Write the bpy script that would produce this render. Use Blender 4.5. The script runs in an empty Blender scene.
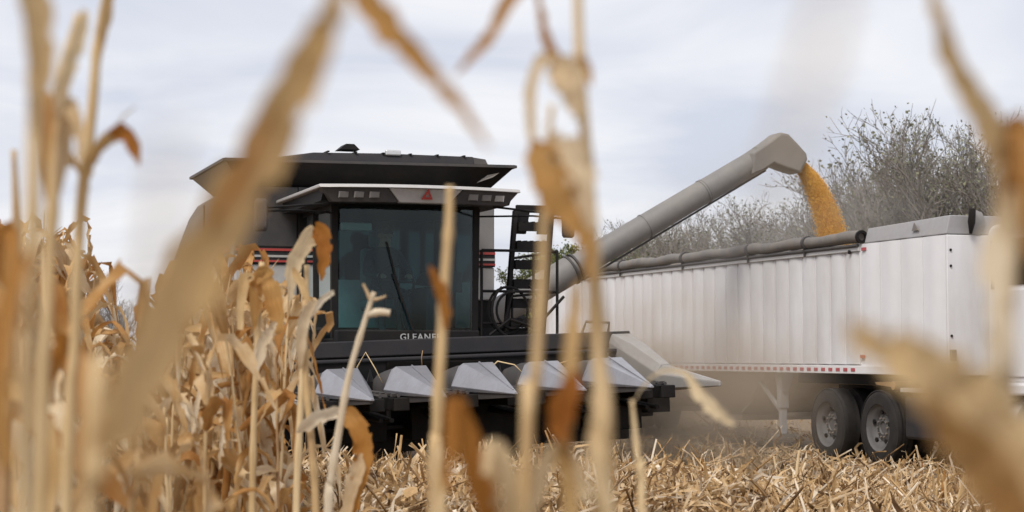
import bpy, bmesh, math, random
from mathutils import Vector, Matrix, noise
R = math.radians
random.seed(7)
sc = bpy.context.scene
col = sc.collection

# ------------------------------------------------------------------ camera
FPX = 1877.0
CAM_H = 1.55
PITCH = math.atan(99.0 / FPX)
cam = bpy.data.cameras.new("camera")
cam.sensor_width = 36.0
cam.lens = FPX / 1024 * 36.0
cam.clip_start = 0.05
cam.clip_end = 4000
cam.dof.use_dof = True
cam.dof.focus_distance = 20.0
cam.dof.aperture_fstop = 3.8
cam.dof.aperture_blades = 9
cam_o = bpy.data.objects.new("camera", cam)
cam_o.location = (0, 0, CAM_H)
cam_o.rotation_euler = (math.pi / 2 + PITCH, 0, 0)
col.objects.link(cam_o)
sc.camera = cam_o

# ------------------------------------------------------------------ sky, sun, exposure
SUN_EL, SUN_AZ = R(50), R(-152)          # azimuth measured from +Y towards +X
world = bpy.data.worlds.new("World")
sc.world = world
world.use_nodes = True
wn = world.node_tree
wn.nodes.clear()
W = lambda t: wn.nodes.new(t)
out = W("ShaderNodeOutputWorld"); bg = W("ShaderNodeBackground"); bg.inputs[1].default_value = 0.1
sky = W("ShaderNodeTexSky"); sky.sky_type = 'NISHITA'; sky.sun_disc = False
sky.sun_elevation = SUN_EL; sky.sun_rotation = SUN_AZ; sky.dust_density = 2.0
tc = W("ShaderNodeTexCoord"); sep = W("ShaderNodeSeparateXYZ")
wn.links.new(tc.outputs['Generated'], sep.inputs[0])
add = W("ShaderNodeMath"); add.operation = 'MAXIMUM'; add.inputs[1].default_value = 0.0
wn.links.new(sep.outputs[2], add.inputs[0])
add2 = W("ShaderNodeMath"); add2.inputs[1].default_value = 0.16
wn.links.new(add.outputs[0], add2.inputs[0])
comb = W("ShaderNodeCombineXYZ")
for i in (0, 1):
    dv = W("ShaderNodeMath"); dv.operation = 'DIVIDE'
    wn.links.new(sep.outputs[i], dv.inputs[0]); wn.links.new(add2.outputs[0], dv.inputs[1])
    wn.links.new(dv.outputs[0], comb.inputs[i])
mp = W("ShaderNodeMapping"); mp.inputs['Scale'].default_value = (0.9, 1.0, 1.0); mp.inputs['Rotation'].default_value = (0, 0, R(8))
wn.links.new(comb.outputs[0], mp.inputs[0])
nz = W("ShaderNodeTexNoise"); nz.inputs['Scale'].default_value = 1.5; nz.inputs['Detail'].default_value = 5; nz.inputs['Roughness'].default_value = 0.5
nz.inputs['Distortion'].default_value = 0.5
wn.links.new(mp.outputs[0], nz.inputs[0])
rp = W("ShaderNodeValToRGB")
rp.color_ramp.elements[0].position = 0.33; rp.color_ramp.elements[0].color = (6.0, 6.3, 7.25, 1)
rp.color_ramp.elements[1].position = 0.61; rp.color_ramp.elements[1].color = (8.4, 8.4, 8.7, 1)
wn.links.new(nz.outputs[0], rp.inputs[0])
mx = W("ShaderNodeMixRGB"); mx.inputs[0].default_value = 0.90
wn.links.new(sky.outputs[0], mx.inputs[1]); wn.links.new(rp.outputs[0], mx.inputs[2])
wn.links.new(mx.outputs[0], bg.inputs[0]); wn.links.new(bg.outputs[0], out.inputs[0])

sun = bpy.data.lights.new("sun", 'SUN'); sun.energy = 2.8; sun.angle = R(24); sun.color = (1.0, 0.95, 0.88)
sun_o = bpy.data.objects.new("sun", sun)
sd = Vector((math.sin(SUN_AZ) * math.cos(SUN_EL), math.cos(SUN_AZ) * math.cos(SUN_EL), math.sin(SUN_EL)))
sun_o.rotation_euler = sd.to_track_quat('Z', 'Y').to_euler()
sun_o.location = sd * 60
col.objects.link(sun_o)
sc.view_settings.view_transform = 'Standard'
sc.view_settings.look = 'None'
sc.view_settings.exposure = 0.2
sc.view_settings.gamma = 1.0
sc.cycles.max_bounces = 6
sc.cycles.transparent_max_bounces = 10
sc.cycles.volume_step_rate = 4.0
sc.cycles.volume_max_steps = 64


def at(px, py, Y):
    """world point seen at pixel px,py whose distance along +Y is Y"""
    x = (px - 512) / FPX; u = -(py - 256) / FPX
    c, s = math.cos(PITCH), math.sin(PITCH)
    d = Vector((x, c - u * s, s + u * c))
    return Vector((0, 0, CAM_H)) + d * (Y / d.y)


# ------------------------------------------------------------------ materials
def new_mat(name):
    m = bpy.data.materials.new(name); m.use_nodes = True
    nt = m.node_tree; nt.nodes.clear()
    o = nt.nodes.new("ShaderNodeOutputMaterial"); p = nt.nodes.new("ShaderNodeBsdfPrincipled")
    nt.links.new(p.outputs[0], o.inputs[0])
    return m, nt, p, o


def paint(name, colr, rough=0.5, metal=0.0, dust=0.25, dustcol=(0.36, 0.27, 0.18), scale=3.0, bump=0.0, var=0.12, coat=0.0, stretch=None):
    m, nt, p, o = new_mat(name)
    N = nt.nodes.new; L = nt.links.new
    t = N("ShaderNodeTexCoord")
    n1 = N("ShaderNodeTexNoise"); n1.inputs['Scale'].default_value = scale; n1.inputs['Detail'].default_value = 8; n1.inputs['Roughness'].default_value = 0.65
    if stretch:
        mpp = N("ShaderNodeMapping"); mpp.inputs['Scale'].default_value = stretch
        oi = N("ShaderNodeNewGeometry"); L(oi.outputs['Position'], mpp.inputs[0]); L(mpp.outputs[0], n1.inputs[0])
    else: L(t.outputs['Object'], n1.inputs[0])
    r1 = N("ShaderNodeValToRGB"); r1.color_ramp.elements[0].position = 0.38; r1.color_ramp.elements[1].position = 0.72
    r1.color_ramp.elements[0].color = (0.25, 0.25, 0.25, 1)
    L(n1.outputs[0], r1.inputs[0])
    ml = N("ShaderNodeMath"); ml.operation = 'MULTIPLY'; ml.inputs[1].default_value = dust
    L(r1.outputs[0], ml.inputs[0])
    n2 = N("ShaderNodeTexNoise"); n2.inputs['Scale'].default_value = scale * 5; n2.inputs['Detail'].default_value = 4
    L(t.outputs['Object'], n2.inputs[0])
    r2 = N("ShaderNodeMapRange"); r2.inputs[3].default_value = 1 - var; r2.inputs[4].default_value = 1 + var
    L(n2.outputs[0], r2.inputs[0])
    vm = N("ShaderNodeVectorMath"); vm.operation = 'SCALE'; vm.inputs[0].default_value = colr
    L(r2.outputs[0], vm.inputs[3])
    mx = N("ShaderNodeMixRGB"); mx.inputs[2].default_value = (*dustcol, 1)
    L(ml.outputs[0], mx.inputs[0]); L(vm.outputs[0], mx.inputs[1])
    L(mx.outputs[0], p.inputs['Base Color'])
    rr = N("ShaderNodeMapRange"); rr.inputs[3].default_value = rough; rr.inputs[4].default_value = min(1, rough + 0.35)
    L(ml.outputs[0], rr.inputs[0]); L(rr.outputs[0], p.inputs['Roughness'])
    p.inputs['Metallic'].default_value = metal
    if coat: p.inputs['Coat Weight'].default_value = coat
    if max(colr) < 0.06: p.inputs['Specular IOR Level'].default_value = 0.18
    if bump:
        b = N("ShaderNodeBump"); b.inputs['Strength'].default_value = bump; b.inputs['Distance'].default_value = 0.02
        L(n2.outputs[0], b.inputs['Height']); L(b.outputs[0], p.inputs['Normal'])
    return m


def straw(name, stops, rnd='object', transl=0.35, rough=0.7, vein=60.0):
    """dry plant matter: colour picked per object (or per island), lengthwise streaks, light passes through"""
    m, nt, p, o = new_mat(name)
    N = nt.nodes.new; L = nt.links.new
    if rnd == 'island':
        g = N("ShaderNodeNewGeometry"); src = g.outputs['Random Per Island']
    else:
        g = N("ShaderNodeObjectInfo"); src = g.outputs['Random']
    t = N("ShaderNodeTexCoord")
    nb = N("ShaderNodeTexNoise"); nb.inputs['Scale'].default_value = 7.0; nb.inputs['Detail'].default_value = 6
    L(t.outputs['Object'], nb.inputs[0])
    ad = N("ShaderNodeMath"); ad.operation = 'MULTIPLY_ADD'; ad.inputs[1].default_value = 1.3
    sb = N("ShaderNodeMath"); sb.operation = 'SUBTRACT'; sb.inputs[1].default_value = 0.65
    L(src, sb.inputs[0]); L(nb.outputs[0], ad.inputs[0]); L(sb.outputs[0], ad.inputs[2])
    r = N("ShaderNodeValToRGB")
    els = r.color_ramp.elements
    while len(els) < len(stops): els.new(0.5)
    for e, (ps, c) in zip(els, stops): e.position = ps; e.color = (*c, 1)
    L(ad.outputs[0], r.inputs[0])
    uv = N("ShaderNodeUVMap")
    mpn = N("ShaderNodeMapping"); mpn.inputs['Scale'].default_value = (vein, 3.0, 1)
    L(uv.outputs[0], mpn.inputs[0])
    nv = N("ShaderNodeTexNoise"); nv.inputs['Scale'].default_value = 1.0; nv.inputs['Detail'].default_value = 3
    L(mpn.outputs[0], nv.inputs[0])
    mr = N("ShaderNodeMapRange"); mr.inputs[1].default_value = 0.25; mr.inputs[2].default_value = 0.75; mr.inputs[3].default_value = 0.62; mr.inputs[4].default_value = 1.22
    L(nv.outputs[0], mr.inputs[0])
    vm = N("ShaderNodeVectorMath"); vm.operation = 'SCALE'
    L(r.outputs[0], vm.inputs[0]); L(mr.outputs[0], vm.inputs[3])
    L(vm.outputs[0], p.inputs['Base Color']); p.inputs['Roughness'].default_value = rough
    p.inputs['Specular IOR Level'].default_value = 0.25
    if vein > 30 and rnd == 'object':
        bp = N("ShaderNodeBump"); bp.inputs['Strength'].default_value = 0.5; bp.inputs['Distance'].default_value = 0.004
        L(nv.outputs[0], bp.inputs['Height']); L(bp.outputs[0], p.inputs['Normal'])
    if transl:
        tr = N("ShaderNodeBsdfTranslucent"); L(vm.outputs[0], tr.inputs[0])
        ms = N("ShaderNodeMixShader"); ms.inputs[0].default_value = transl
        L(p.outputs[0], ms.inputs[1]); L(tr.outputs[0], ms.inputs[2]); L(ms.outputs[0], o.inputs[0])
    return m


M = {}
M['leaf'] = straw('dry_leaf', [(0.0, (0.34, 0.145, 0.035)), (0.25, (0.48, 0.25, 0.08)), (0.5, (0.60, 0.38, 0.17)), (0.75, (0.72, 0.53, 0.31)), (1.0, (0.86, 0.74, 0.55))])
M['leaf_orange'] = straw('dry_leaf_orange', [(0.0, (0.34, 0.12, 0.02)), (0.5, (0.48, 0.215, 0.048)), (1.0, (0.58, 0.33, 0.115))], transl=0.5)
M['leaf_tan'] = straw('dry_leaf_tan', [(0.0, (0.54, 0.34, 0.14)), (0.5, (0.72, 0.52, 0.28)), (1.0, (0.84, 0.68, 0.44))], transl=0.4)
M['leaf_pale'] = straw('dry_leaf_pale', [(0.0, (0.64, 0.46, 0.26)), (0.5, (0.77, 0.62, 0.42)), (1.0, (0.86, 0.75, 0.58))], transl=0.4)
M['leaf_gold'] = straw('dry_leaf_gold', [(0.0, (0.66, 0.43, 0.19)), (0.5, (0.80, 0.58, 0.31)), (1.0, (0.88, 0.70, 0.44))], transl=0.4)
M['stalk'] = straw('dry_stalk', [(0.0, (0.36, 0.22, 0.11)), (0.4, (0.52, 0.36, 0.18)), (1.0, (0.66, 0.50, 0.29))], transl=0.0, vein=20)
M['tassel'] = straw('dry_tassel', [(0.0, (0.40, 0.27, 0.14)), (1.0, (0.56, 0.40, 0.22))], transl=0.0)
M['residue'] = straw('crop_residue', [(0.0, (0.12, 0.065, 0.03)), (0.25, (0.38, 0.23, 0.10)), (0.5, (0.56, 0.37, 0.18)), (0.78, (0.71, 0.53, 0.32)), (1.0, (0.84, 0.73, 0.58))], rnd='island', transl=0.25)
M['black'] = paint('black_paint', (0.008, 0.008, 0.009), 0.6, dust=0.035)
M['charcoal'] = paint('charcoal_paint', (0.022, 0.023, 0.028), 0.5, dust=0.06)
M['dark_grey'] = paint('dark_grey_paint', (0.050, 0.050, 0.054), 0.5, dust=0.12)
M['silver'] = paint('silver_paint', (0.46, 0.45, 0.44), 0.38, metal=0.25, dust=0.25)
M['body_grey'] = paint('dusty_grey_panel', (0.19, 0.185, 0.185), 0.5, dust=0.4, dustcol=(0.26, 0.22, 0.18))
M['hood'] = paint('grey_plastic_hood', (0.31, 0.31, 0.34), 0.24, metal=0.35, dust=0.40, dustcol=(0.16, 0.145, 0.13), scale=6, bump=0.08)
M['hood_dusty'] = paint('dusty_plastic_hood', (0.30, 0.285, 0.27), 0.4, dust=0.55, dustcol=(0.24, 0.21, 0.18), scale=5, bump=0.05)
M['auger'] = paint('dusty_auger_tube', (0.15, 0.145, 0.14), 0.5, dust=0.55, dustcol=(0.28, 0.25, 0.22), scale=2.2, bump=0.03)
M['red'] = paint('red_paint', (0.38, 0.03, 0.03), 0.45, dust=0.15)
M['reflector'] = paint('red_reflector', (0.40, 0.035, 0.06), 0.3, dust=0.2)
M['white'] = paint('white_paint', (0.76, 0.76, 0.78), 0.35, dust=0.30, dustcol=(0.48, 0.43, 0.38), scale=1.0, var=0.04, stretch=(1.3, 1.3, 0.5))
M['white_dust'] = paint('dusty_white_sheet', (0.72, 0.72, 0.74), 0.4, dust=0.55, dustcol=(0.42, 0.37, 0.33), scale=1.0, var=0.05, stretch=(1.6, 1.6, 0.35))
M['rail'] = paint('aluminium_rail', (0.60, 0.60, 0.60), 0.38, metal=0.35, dust=0.3)
M['tarp'] = paint('grey_tarp', (0.12, 0.118, 0.118), 0.6, dust=0.35, scale=4, bump=0.15)
M['cap'] = paint('grey_end_cap', (0.30, 0.30, 0.315), 0.5, dust=0.25)
M['rubber'] = paint('tyre_rubber', (0.020, 0.0195, 0.020), 0.8, dust=0.28, dustcol=(0.09, 0.075, 0.065), scale=5)
M['rim'] = paint('steel_rim', (0.09, 0.088, 0.088), 0.6, metal=0.1, dust=0.45, dustcol=(0.15, 0.135, 0.125))
M['steel'] = paint('dirty_steel', (0.20, 0.19, 0.18), 0.5, metal=0.4, dust=0.55)
M['hopper'] = paint('dusty_hopper', (0.36, 0.32, 0.28), 0.6, dust=0.75, dustcol=(0.30, 0.22, 0.15))
M['cloth'] = paint('dark_work_jacket', (0.030, 0.032, 0.036), 0.9, dust=0.05)
M['skin'] = paint('skin', (0.42, 0.26, 0.19), 0.6, dust=0.0)
M['seat'] = paint('seat_fabric', (0.10, 0.15, 0.16), 0.9, dust=0.05)
M['letter'] = paint('white_lettering', (0.40, 0.40, 0.40), 0.5, dust=0.1)
M['lamp'] = paint('lamp_lens', (0.62, 0.62, 0.62), 0.15, metal=0.5, dust=0.1)
M['amber'] = paint('debris_brown', (0.36, 0.21, 0.09), 0.8, dust=0.3, scale=20)
M['grain'] = straw('yellow_corn', [(0.0, (0.78, 0.36, 0.03)), (0.5, (0.88, 0.48, 0.055)), (1.0, (0.95, 0.62, 0.12))], rnd='island', transl=0.12, rough=0.55)
M['bark'] = paint('bark', (0.20, 0.185, 0.175), 0.9, dust=0.2, scale=8, bump=0.3)
M['twig_leaf'] = straw('sparse_tree_leaf', [(0.0, (0.12, 0.125, 0.085)), (0.6, (0.20, 0.205, 0.13)), (1.0, (0.32, 0.31, 0.20))], rnd='island', transl=0.3)
M['green_leaf'] = straw('yellow_green_leaf', [(0.0, (0.06, 0.085, 0.025)), (0.6, (0.13, 0.155, 0.045)), (1.0, (0.25, 0.24, 0.07))], rnd='island', transl=0.3)


def glass_mat(name, tint, gloss=0.12):
    m, nt, p, o = new_mat(name)
    nt.nodes.remove(p)
    N = nt.nodes.new; L = nt.links.new
    t = N("ShaderNodeBsdfTransparent"); t.inputs[0].default_value = (*tint, 1)
    g = N("ShaderNodeBsdfGlossy"); g.inputs['Roughness'].default_value = 0.06; g.inputs[0].default_value = (0.8, 0.9, 0.92, 1)
    f = N("ShaderNodeFresnel"); f.inputs[0].default_value = 1.45
    # a film of dust on the pane
    d = N("ShaderNodeBsdfDiffuse"); d.inputs[0].default_value = (0.12, 0.17, 0.18, 1)
    tc_ = N("ShaderNodeTexCoord"); nz_ = N("ShaderNodeTexNoise"); nz_.inputs['Scale'].default_value = 2.5; nz_.inputs['Detail'].default_value = 7
    L(tc_.outputs['Object'], nz_.inputs[0])
    mr = N("ShaderNodeMapRange"); mr.inputs[1].default_value = 0.3; mr.inputs[2].default_value = 0.8; mr.inputs[3].default_value = 0.0; mr.inputs[4].default_value = 0.05
    L(nz_.outputs[0], mr.inputs[0])
    m0 = N("ShaderNodeMixShader"); L(mr.outputs[0], m0.inputs[0]); L(t.outputs[0], m0.inputs[1]); L(d.outputs[0], m0.inputs[2])
    ms = N("ShaderNodeMixShader")
    L(f.outputs[0], ms.inputs[0]); L(m0.outputs[0], ms.inputs[1]); L(g.outputs[0], ms.inputs[2]); L(ms.outputs[0], o.inputs[0])
    return m


M['liner'] = paint('grey_cab_lining', (0.45, 0.50, 0.50), 0.8, dust=0.1)
M['glass'] = glass_mat('tinted_cab_glass', (0.42, 0.70, 0.73))
M['side_glass'] = glass_mat('tinted_side_glass', (0.34, 0.50, 0.52))
M['glass_dark'] = glass_mat('dark_window_glass', (0.15, 0.17, 0.18))


# ------------------------------------------------------------------ mesh building
def link(o, parent=None):
    col.objects.link(o)
    if parent is not None: o.parent = parent
    return o


def tag(o, label=None, cat=None, group=None, kind=None):
    if label: o['label'] = label
    if cat: o['category'] = cat
    if group: o['group'] = group
    if kind: o['kind'] = kind
    return o


def thing(name, label, cat, loc=(0, 0, 0), rz=0.0, group=None):
    o = bpy.data.objects.new(name, None)
    o.empty_display_size = 0.2
    o.location = loc; o.rotation_euler = (0, 0, rz)
    link(o)
    return tag(o, label, cat, group)


class MB:
    def __init__(self): self.v = []; self.f = []; self.uv = []

    def add(self, pts, faces):
        b = len(self.v)
        self.v += [tuple(p) for p in pts]
        self.f += [tuple(i + b for i in f) for f in faces]
        return self

    def box(self, x0, x1, y0, y1, z0, z1):
        p = [(x, y, z) for z in (z0, z1) for y in (y0, y1) for x in (x0, x1)]
        return self.add(p, [(0, 2, 3, 1), (4, 5, 7, 6), (0, 1, 5, 4), (2, 6, 7, 3), (0, 4, 6, 2), (1, 3, 7, 5)])

    def loft(self, secs, caps=True, close=True):
        n = len(secs[0]); pts = [p for s in secs for p in s]; fs = []
        for i in range(len(secs) - 1):
            for j in range(n if close else n - 1):
                k = (j + 1) % n
                fs.append((i * n + j, i * n + k, (i + 1) * n + k, (i + 1) * n + j))
        if caps:
            fs.append(tuple(reversed(range(n)))); fs.append(tuple(range((len(secs) - 1) * n, len(secs) * n)))
        return self.add(pts, fs)

    def prism(self, poly, vec):
        vec = Vector(vec)
        return self.loft([[Vector(p) for p in poly], [Vector(p) + vec for p in poly]])

    def tube(self, pts, r, n=8, caps=True):
        pts = [Vector(p) for p in pts]
        if not isinstance(r, (list, tuple)): r = [r] * len(pts)
        secs = []; up = None
        for i, p in enumerate(pts):
            t = (pts[min(i + 1, len(pts) - 1)] - pts[max(i - 1, 0)])
            t = t.normalized() if t.length > 1e-9 else Vector((0, 0, 1))
            if up is None:
                up = t.orthogonal().normalized()
            up = (up - t * up.dot(t))
            up = up.normalized() if up.length > 1e-6 else t.orthogonal().normalized()
            s = t.cross(up)
            secs.append([p + (up * math.cos(2 * math.pi * k / n) + s * math.sin(2 * math.pi * k / n)) * r[i] for k in range(n)])
        return self.loft(secs, caps)

    def bar(self, a, b, w, h=None):
        """square bar from a to b"""
        a = Vector(a); b = Vector(b); h = h or w
        t = (b - a).normalized()
        up = Vector((0, 0, 1)) if abs(t.z) < 0.9 else Vector((0, 1, 0))
        s = t.cross(up).normalized() * w / 2; u = s.cross(t).normalized() * h / 2
        return self.loft([[p - s - u, p + s - u, p + s + u, p - s + u] for p in (a, b)])

    def lathe(self, prof, c, axis='x', n=32):
        """prof: closed outline (radius, along-axis)"""
        c = Vector(c); secs = []
        for k in range(n + 1):
            a = 2 * math.pi * k / n
            ca, sa = math.cos(a), math.sin(a)
            if axis == 'x': secs.append([c + Vector((h, r * ca, r * sa)) for r, h in prof])
            elif axis == 'z': secs.append([c + Vector((r * ca, r * sa, h)) for r, h in prof])
            else: secs.append([c + Vector((r * ca, h, r * sa)) for r, h in prof])
        return self.loft(secs, caps=False)

    def mesh(self, name):
        me = bpy.data.meshes.new(name)
        me.from_pydata([tuple(p) for p in self.v], [], self.f)
        if self.uv:
            l = me.uv_layers.new(name="UVMap")
            for lp in me.loops: l.data[lp.index].uv = self.uv[lp.vertex_index]
        me.validate(clean_customdata=False); me.update()
        return me

    def build(self, name, mat, parent=None, smooth=False, bevel=0.0, kind=None):
        me = self.mesh(name)
        me.materials.append(mat if not isinstance(mat, str) else M[mat])
        if smooth:
            for p in me.polygons: p.use_smooth = True
            if smooth != 'all':
                try: me.set_sharp_from_angle(angle=R(38))
                except Exception: pass
        o = bpy.data.objects.new(name, me)
        if bevel:
            b = o.modifiers.new("bevel", 'BEVEL'); b.width = bevel; b.segments = 2; b.limit_method = 'ANGLE'; b.angle_limit = R(30)
        link(o, parent)
        if kind: o['kind'] = kind
        return o


def obj_from(mesh, name, parent=None, loc=(0, 0, 0), rot=(0, 0, 0), scale=1.0):
    o = bpy.data.objects.new(name, mesh)
    o.location = loc; o.rotation_euler = rot
    if scale != 1.0: o.scale = (scale,) * 3
    return link(o, parent)


def catmull(pts, per=6):
    """points are tuples of any length"""
    P = [pts[0]] + list(pts) + [pts[-1]]
    outp = []
    for i in range(1, len(P) - 2):
        for k in range(per):
            t = k / per
            outp.append(tuple(0.5 * (2 * b + (c - a) * t + (2 * a - 5 * b + 4 * c - d) * t * t + (-a + 3 * b - 3 * c + d) * t ** 3)
                              for a, b, c, d in zip(P[i - 1], P[i], P[i + 1], P[i + 2])))
    outp.append(tuple(P[-2]))
    return outp


TH = R(18.6)      # heading of combine, truck and crop rows
E = Vector((math.cos(TH), math.sin(TH), 0)); BK = Vector((-math.sin(TH), math.cos(TH), 0))


def sstep(a, b, x):
    t = max(0.0, min(1.0, (x - a) / (b - a))); return t * t * (3 - 2 * t)


def ground_z(x, y):
    z = (0.30 - 0.17 * sstep(0.8, 3.2, x)) * (1 - sstep(18.2, 20.6, y))
    z += 0.05 * noise.noise(Vector((x * 0.35, y * 0.35, 0))) * (1 - sstep(40, 60, y))
    # gently lower towards the camera row
    z -= 0.25 * (1 - sstep(5.0, 13.0, y))
    return z


# ------------------------------------------------------------------ ground
def build_ground():
    xs = [-1500, -400, -120, -40] + [-16 + i * 0.5 for i in range(73)] + [40, 120, 400, 1500]
    ys = [-1500, -200, -30] + [-4 + i * 0.5 for i in range(93)] + [60, 90, 150, 400, 3000]
    pts = [(x, y, ground_z(x, y)) for y in ys for x in xs]
    nx = len(xs); fs = []
    for j in range(len(ys) - 1):
        for i in range(nx - 1):
            fs.append((j * nx + i, j * nx + i + 1, (j + 1) * nx + i + 1, (j + 1) * nx + i))
    m, nt, p, o = new_mat('soil')
    N = nt.nodes.new; L = nt.links.new
    t = N("ShaderNodeTexCoord"); n1 = N("ShaderNodeTexNoise"); n1.inputs['Scale'].default_value = 9; n1.inputs['Detail'].default_value = 10; n1.inputs['Roughness'].default_value = 0.75
    L(t.outputs['Object'], n1.inputs[0])
    r = N("ShaderNodeValToRGB"); e = r.color_ramp.elements
    e[0].position = 0.35; e[0].color = (0.075, 0.048, 0.03, 1); e[1].position = 0.7; e[1].color = (0.34, 0.24, 0.14, 1)
    L(n1.outputs[0], r.inputs[0]); L(r.outputs[0], p.inputs['Base Color']); p.inputs['Roughness'].default_value = 0.95
    b = N("ShaderNodeBump"); b.inputs['Strength'].default_value = 0.6; b.inputs['Distance'].default_value = 0.05
    L(n1.outputs[0], b.inputs['Height']); L(b.outputs[0], p.inputs['Normal'])
    g = MB().add(pts, fs).build('ground', m, smooth='all')
    tag(g, 'bare brown soil of the harvested field', 'ground', kind='structure')


build_ground()


# ------------------------------------------------------------------ wheels
def wheel(parent, c, r, w, rim_r, name='wheel', lugs=0, dish=-1, holes=5, axis_out=-1):
    """wheel turning about local x; axis_out = -1: outer face looks to -x"""
    cx, cy, cz = c
    hw = w / 2
    s = axis_out
    hub = MB()
    # dished disc: deep inside, raised hub
    d = hw * 0.55
    hub.lathe([(0.0, s * (hw - 0.10)), (r * 0.16, s * (hw - 0.10)), (r * 0.18, s * (hw - d)), (rim_r * 0.60, s * (hw - d - 0.03)),
               (rim_r * 0.74, s * (hw - d + 0.02)), (rim_r * 0.82, s * (hw - d * 0.6)), (rim_r * 0.93, s * (hw - 0.035)), (rim_r, s * (hw - 0.005)),
               (rim_r * 1.01, s * (hw - 0.03)), (rim_r * 0.9, 0), (rim_r * 0.9, -s * hw * 0.9), (0, -s * hw * 0.9)], c, 'x', 32)
    wo = hub.build(name, 'rim', parent, smooth=True)
    t = MB()
    prof = []
    inner = rim_r * 0.995
    for a in range(0, 13):
        an = math.pi * a / 12
        k = abs(math.cos(an)) ** 0.45 * (1 if math.cos(an) > 0 else -1)
        kk = abs(math.sin(an)) ** 0.38
        prof.append((inner + (r - inner) * kk, s * hw * k))
    prof.append((inner * 0.97, 0))
    t.lathe(prof, c, 'x', 48)
    if lugs:
        for i in range(lugs):
            for side in (-1, 1):
                a = 2 * math.pi * (i + (0.5 if side > 0 else 0)) / lugs
                for q in range(1):
                    pa = Vector((cx + side * hw * 0.95, cy + math.cos(a) * (r - 0.03), cz + math.sin(a) * (r - 0.03)))
                    a2 = a + 0.22
                    pb = Vector((cx + side * hw * 0.05, cy + math.cos(a2) * (r + 0.012), cz + math.sin(a2) * (r + 0.012)))
                    t.bar(pa, pb, 0.05, 0.07)
    else:
        for side in (-0.55, -0.18, 0.18, 0.55):     # tread ribs
            t.lathe([(r - 0.01, -0.055 * w * 3), (r + 0.006, -0.05 * w * 3), (r + 0.006, 0.05 * w * 3), (r - 0.01, 0.055 * w * 3)], (cx + side * hw, cy, cz), 'x', 48)
    t.build('tyre', 'rubber', wo, smooth=True)
    for i in range(holes):      # hand holes and nuts in the disc
        a = 2 * math.pi * (i + 0.3) / holes
        rr = rim_r * 0.66
        x0 = cx + s * (hw - d + 0.015)
        p = Vector((x0, cy + math.cos(a) * rr, cz + math.sin(a) * rr))
        MB().tube([p - Vector((0.012, 0, 0)), p + Vector((0.012, 0, 0))], rim_r * 0.095, 10).build('hand_hole', 'black', wo)
    for i in range(10):
        a = 2 * math.pi * i / 10
        rr = rim_r * 0.40
        x0 = cx + s * (hw - d - 0.005)
        p = Vector((x0, cy + math.cos(a) * rr, cz + math.sin(a) * rr))
        MB().tube([p, p + Vector((s * 0.022, 0, 0))], 0.013, 6).build('wheel_nut', 'steel', wo)
    return wo


# ------------------------------------------------------------------ combine harvester
CO = Vector((-1.34, 23.5, 0))


def text_mesh(body, size, name):
    cu = bpy.data.curves.new(name, 'FONT'); cu.body = body; cu.size = size; cu.extrude = 0.004; cu.align_x = 'CENTER'
    cu.space_character = 1.15; cu.offset = size * 0.012
    o = bpy.data.objects.new(name, cu); col.objects.link(o)
    dg = bpy.context.evaluated_depsgraph_get()
    me = bpy.data.meshes.new_from_object(o.evaluated_get(dg))
    bpy.data.objects.remove(o); bpy.data.curves.remove(cu)
    me.name = name
    return me


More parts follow.
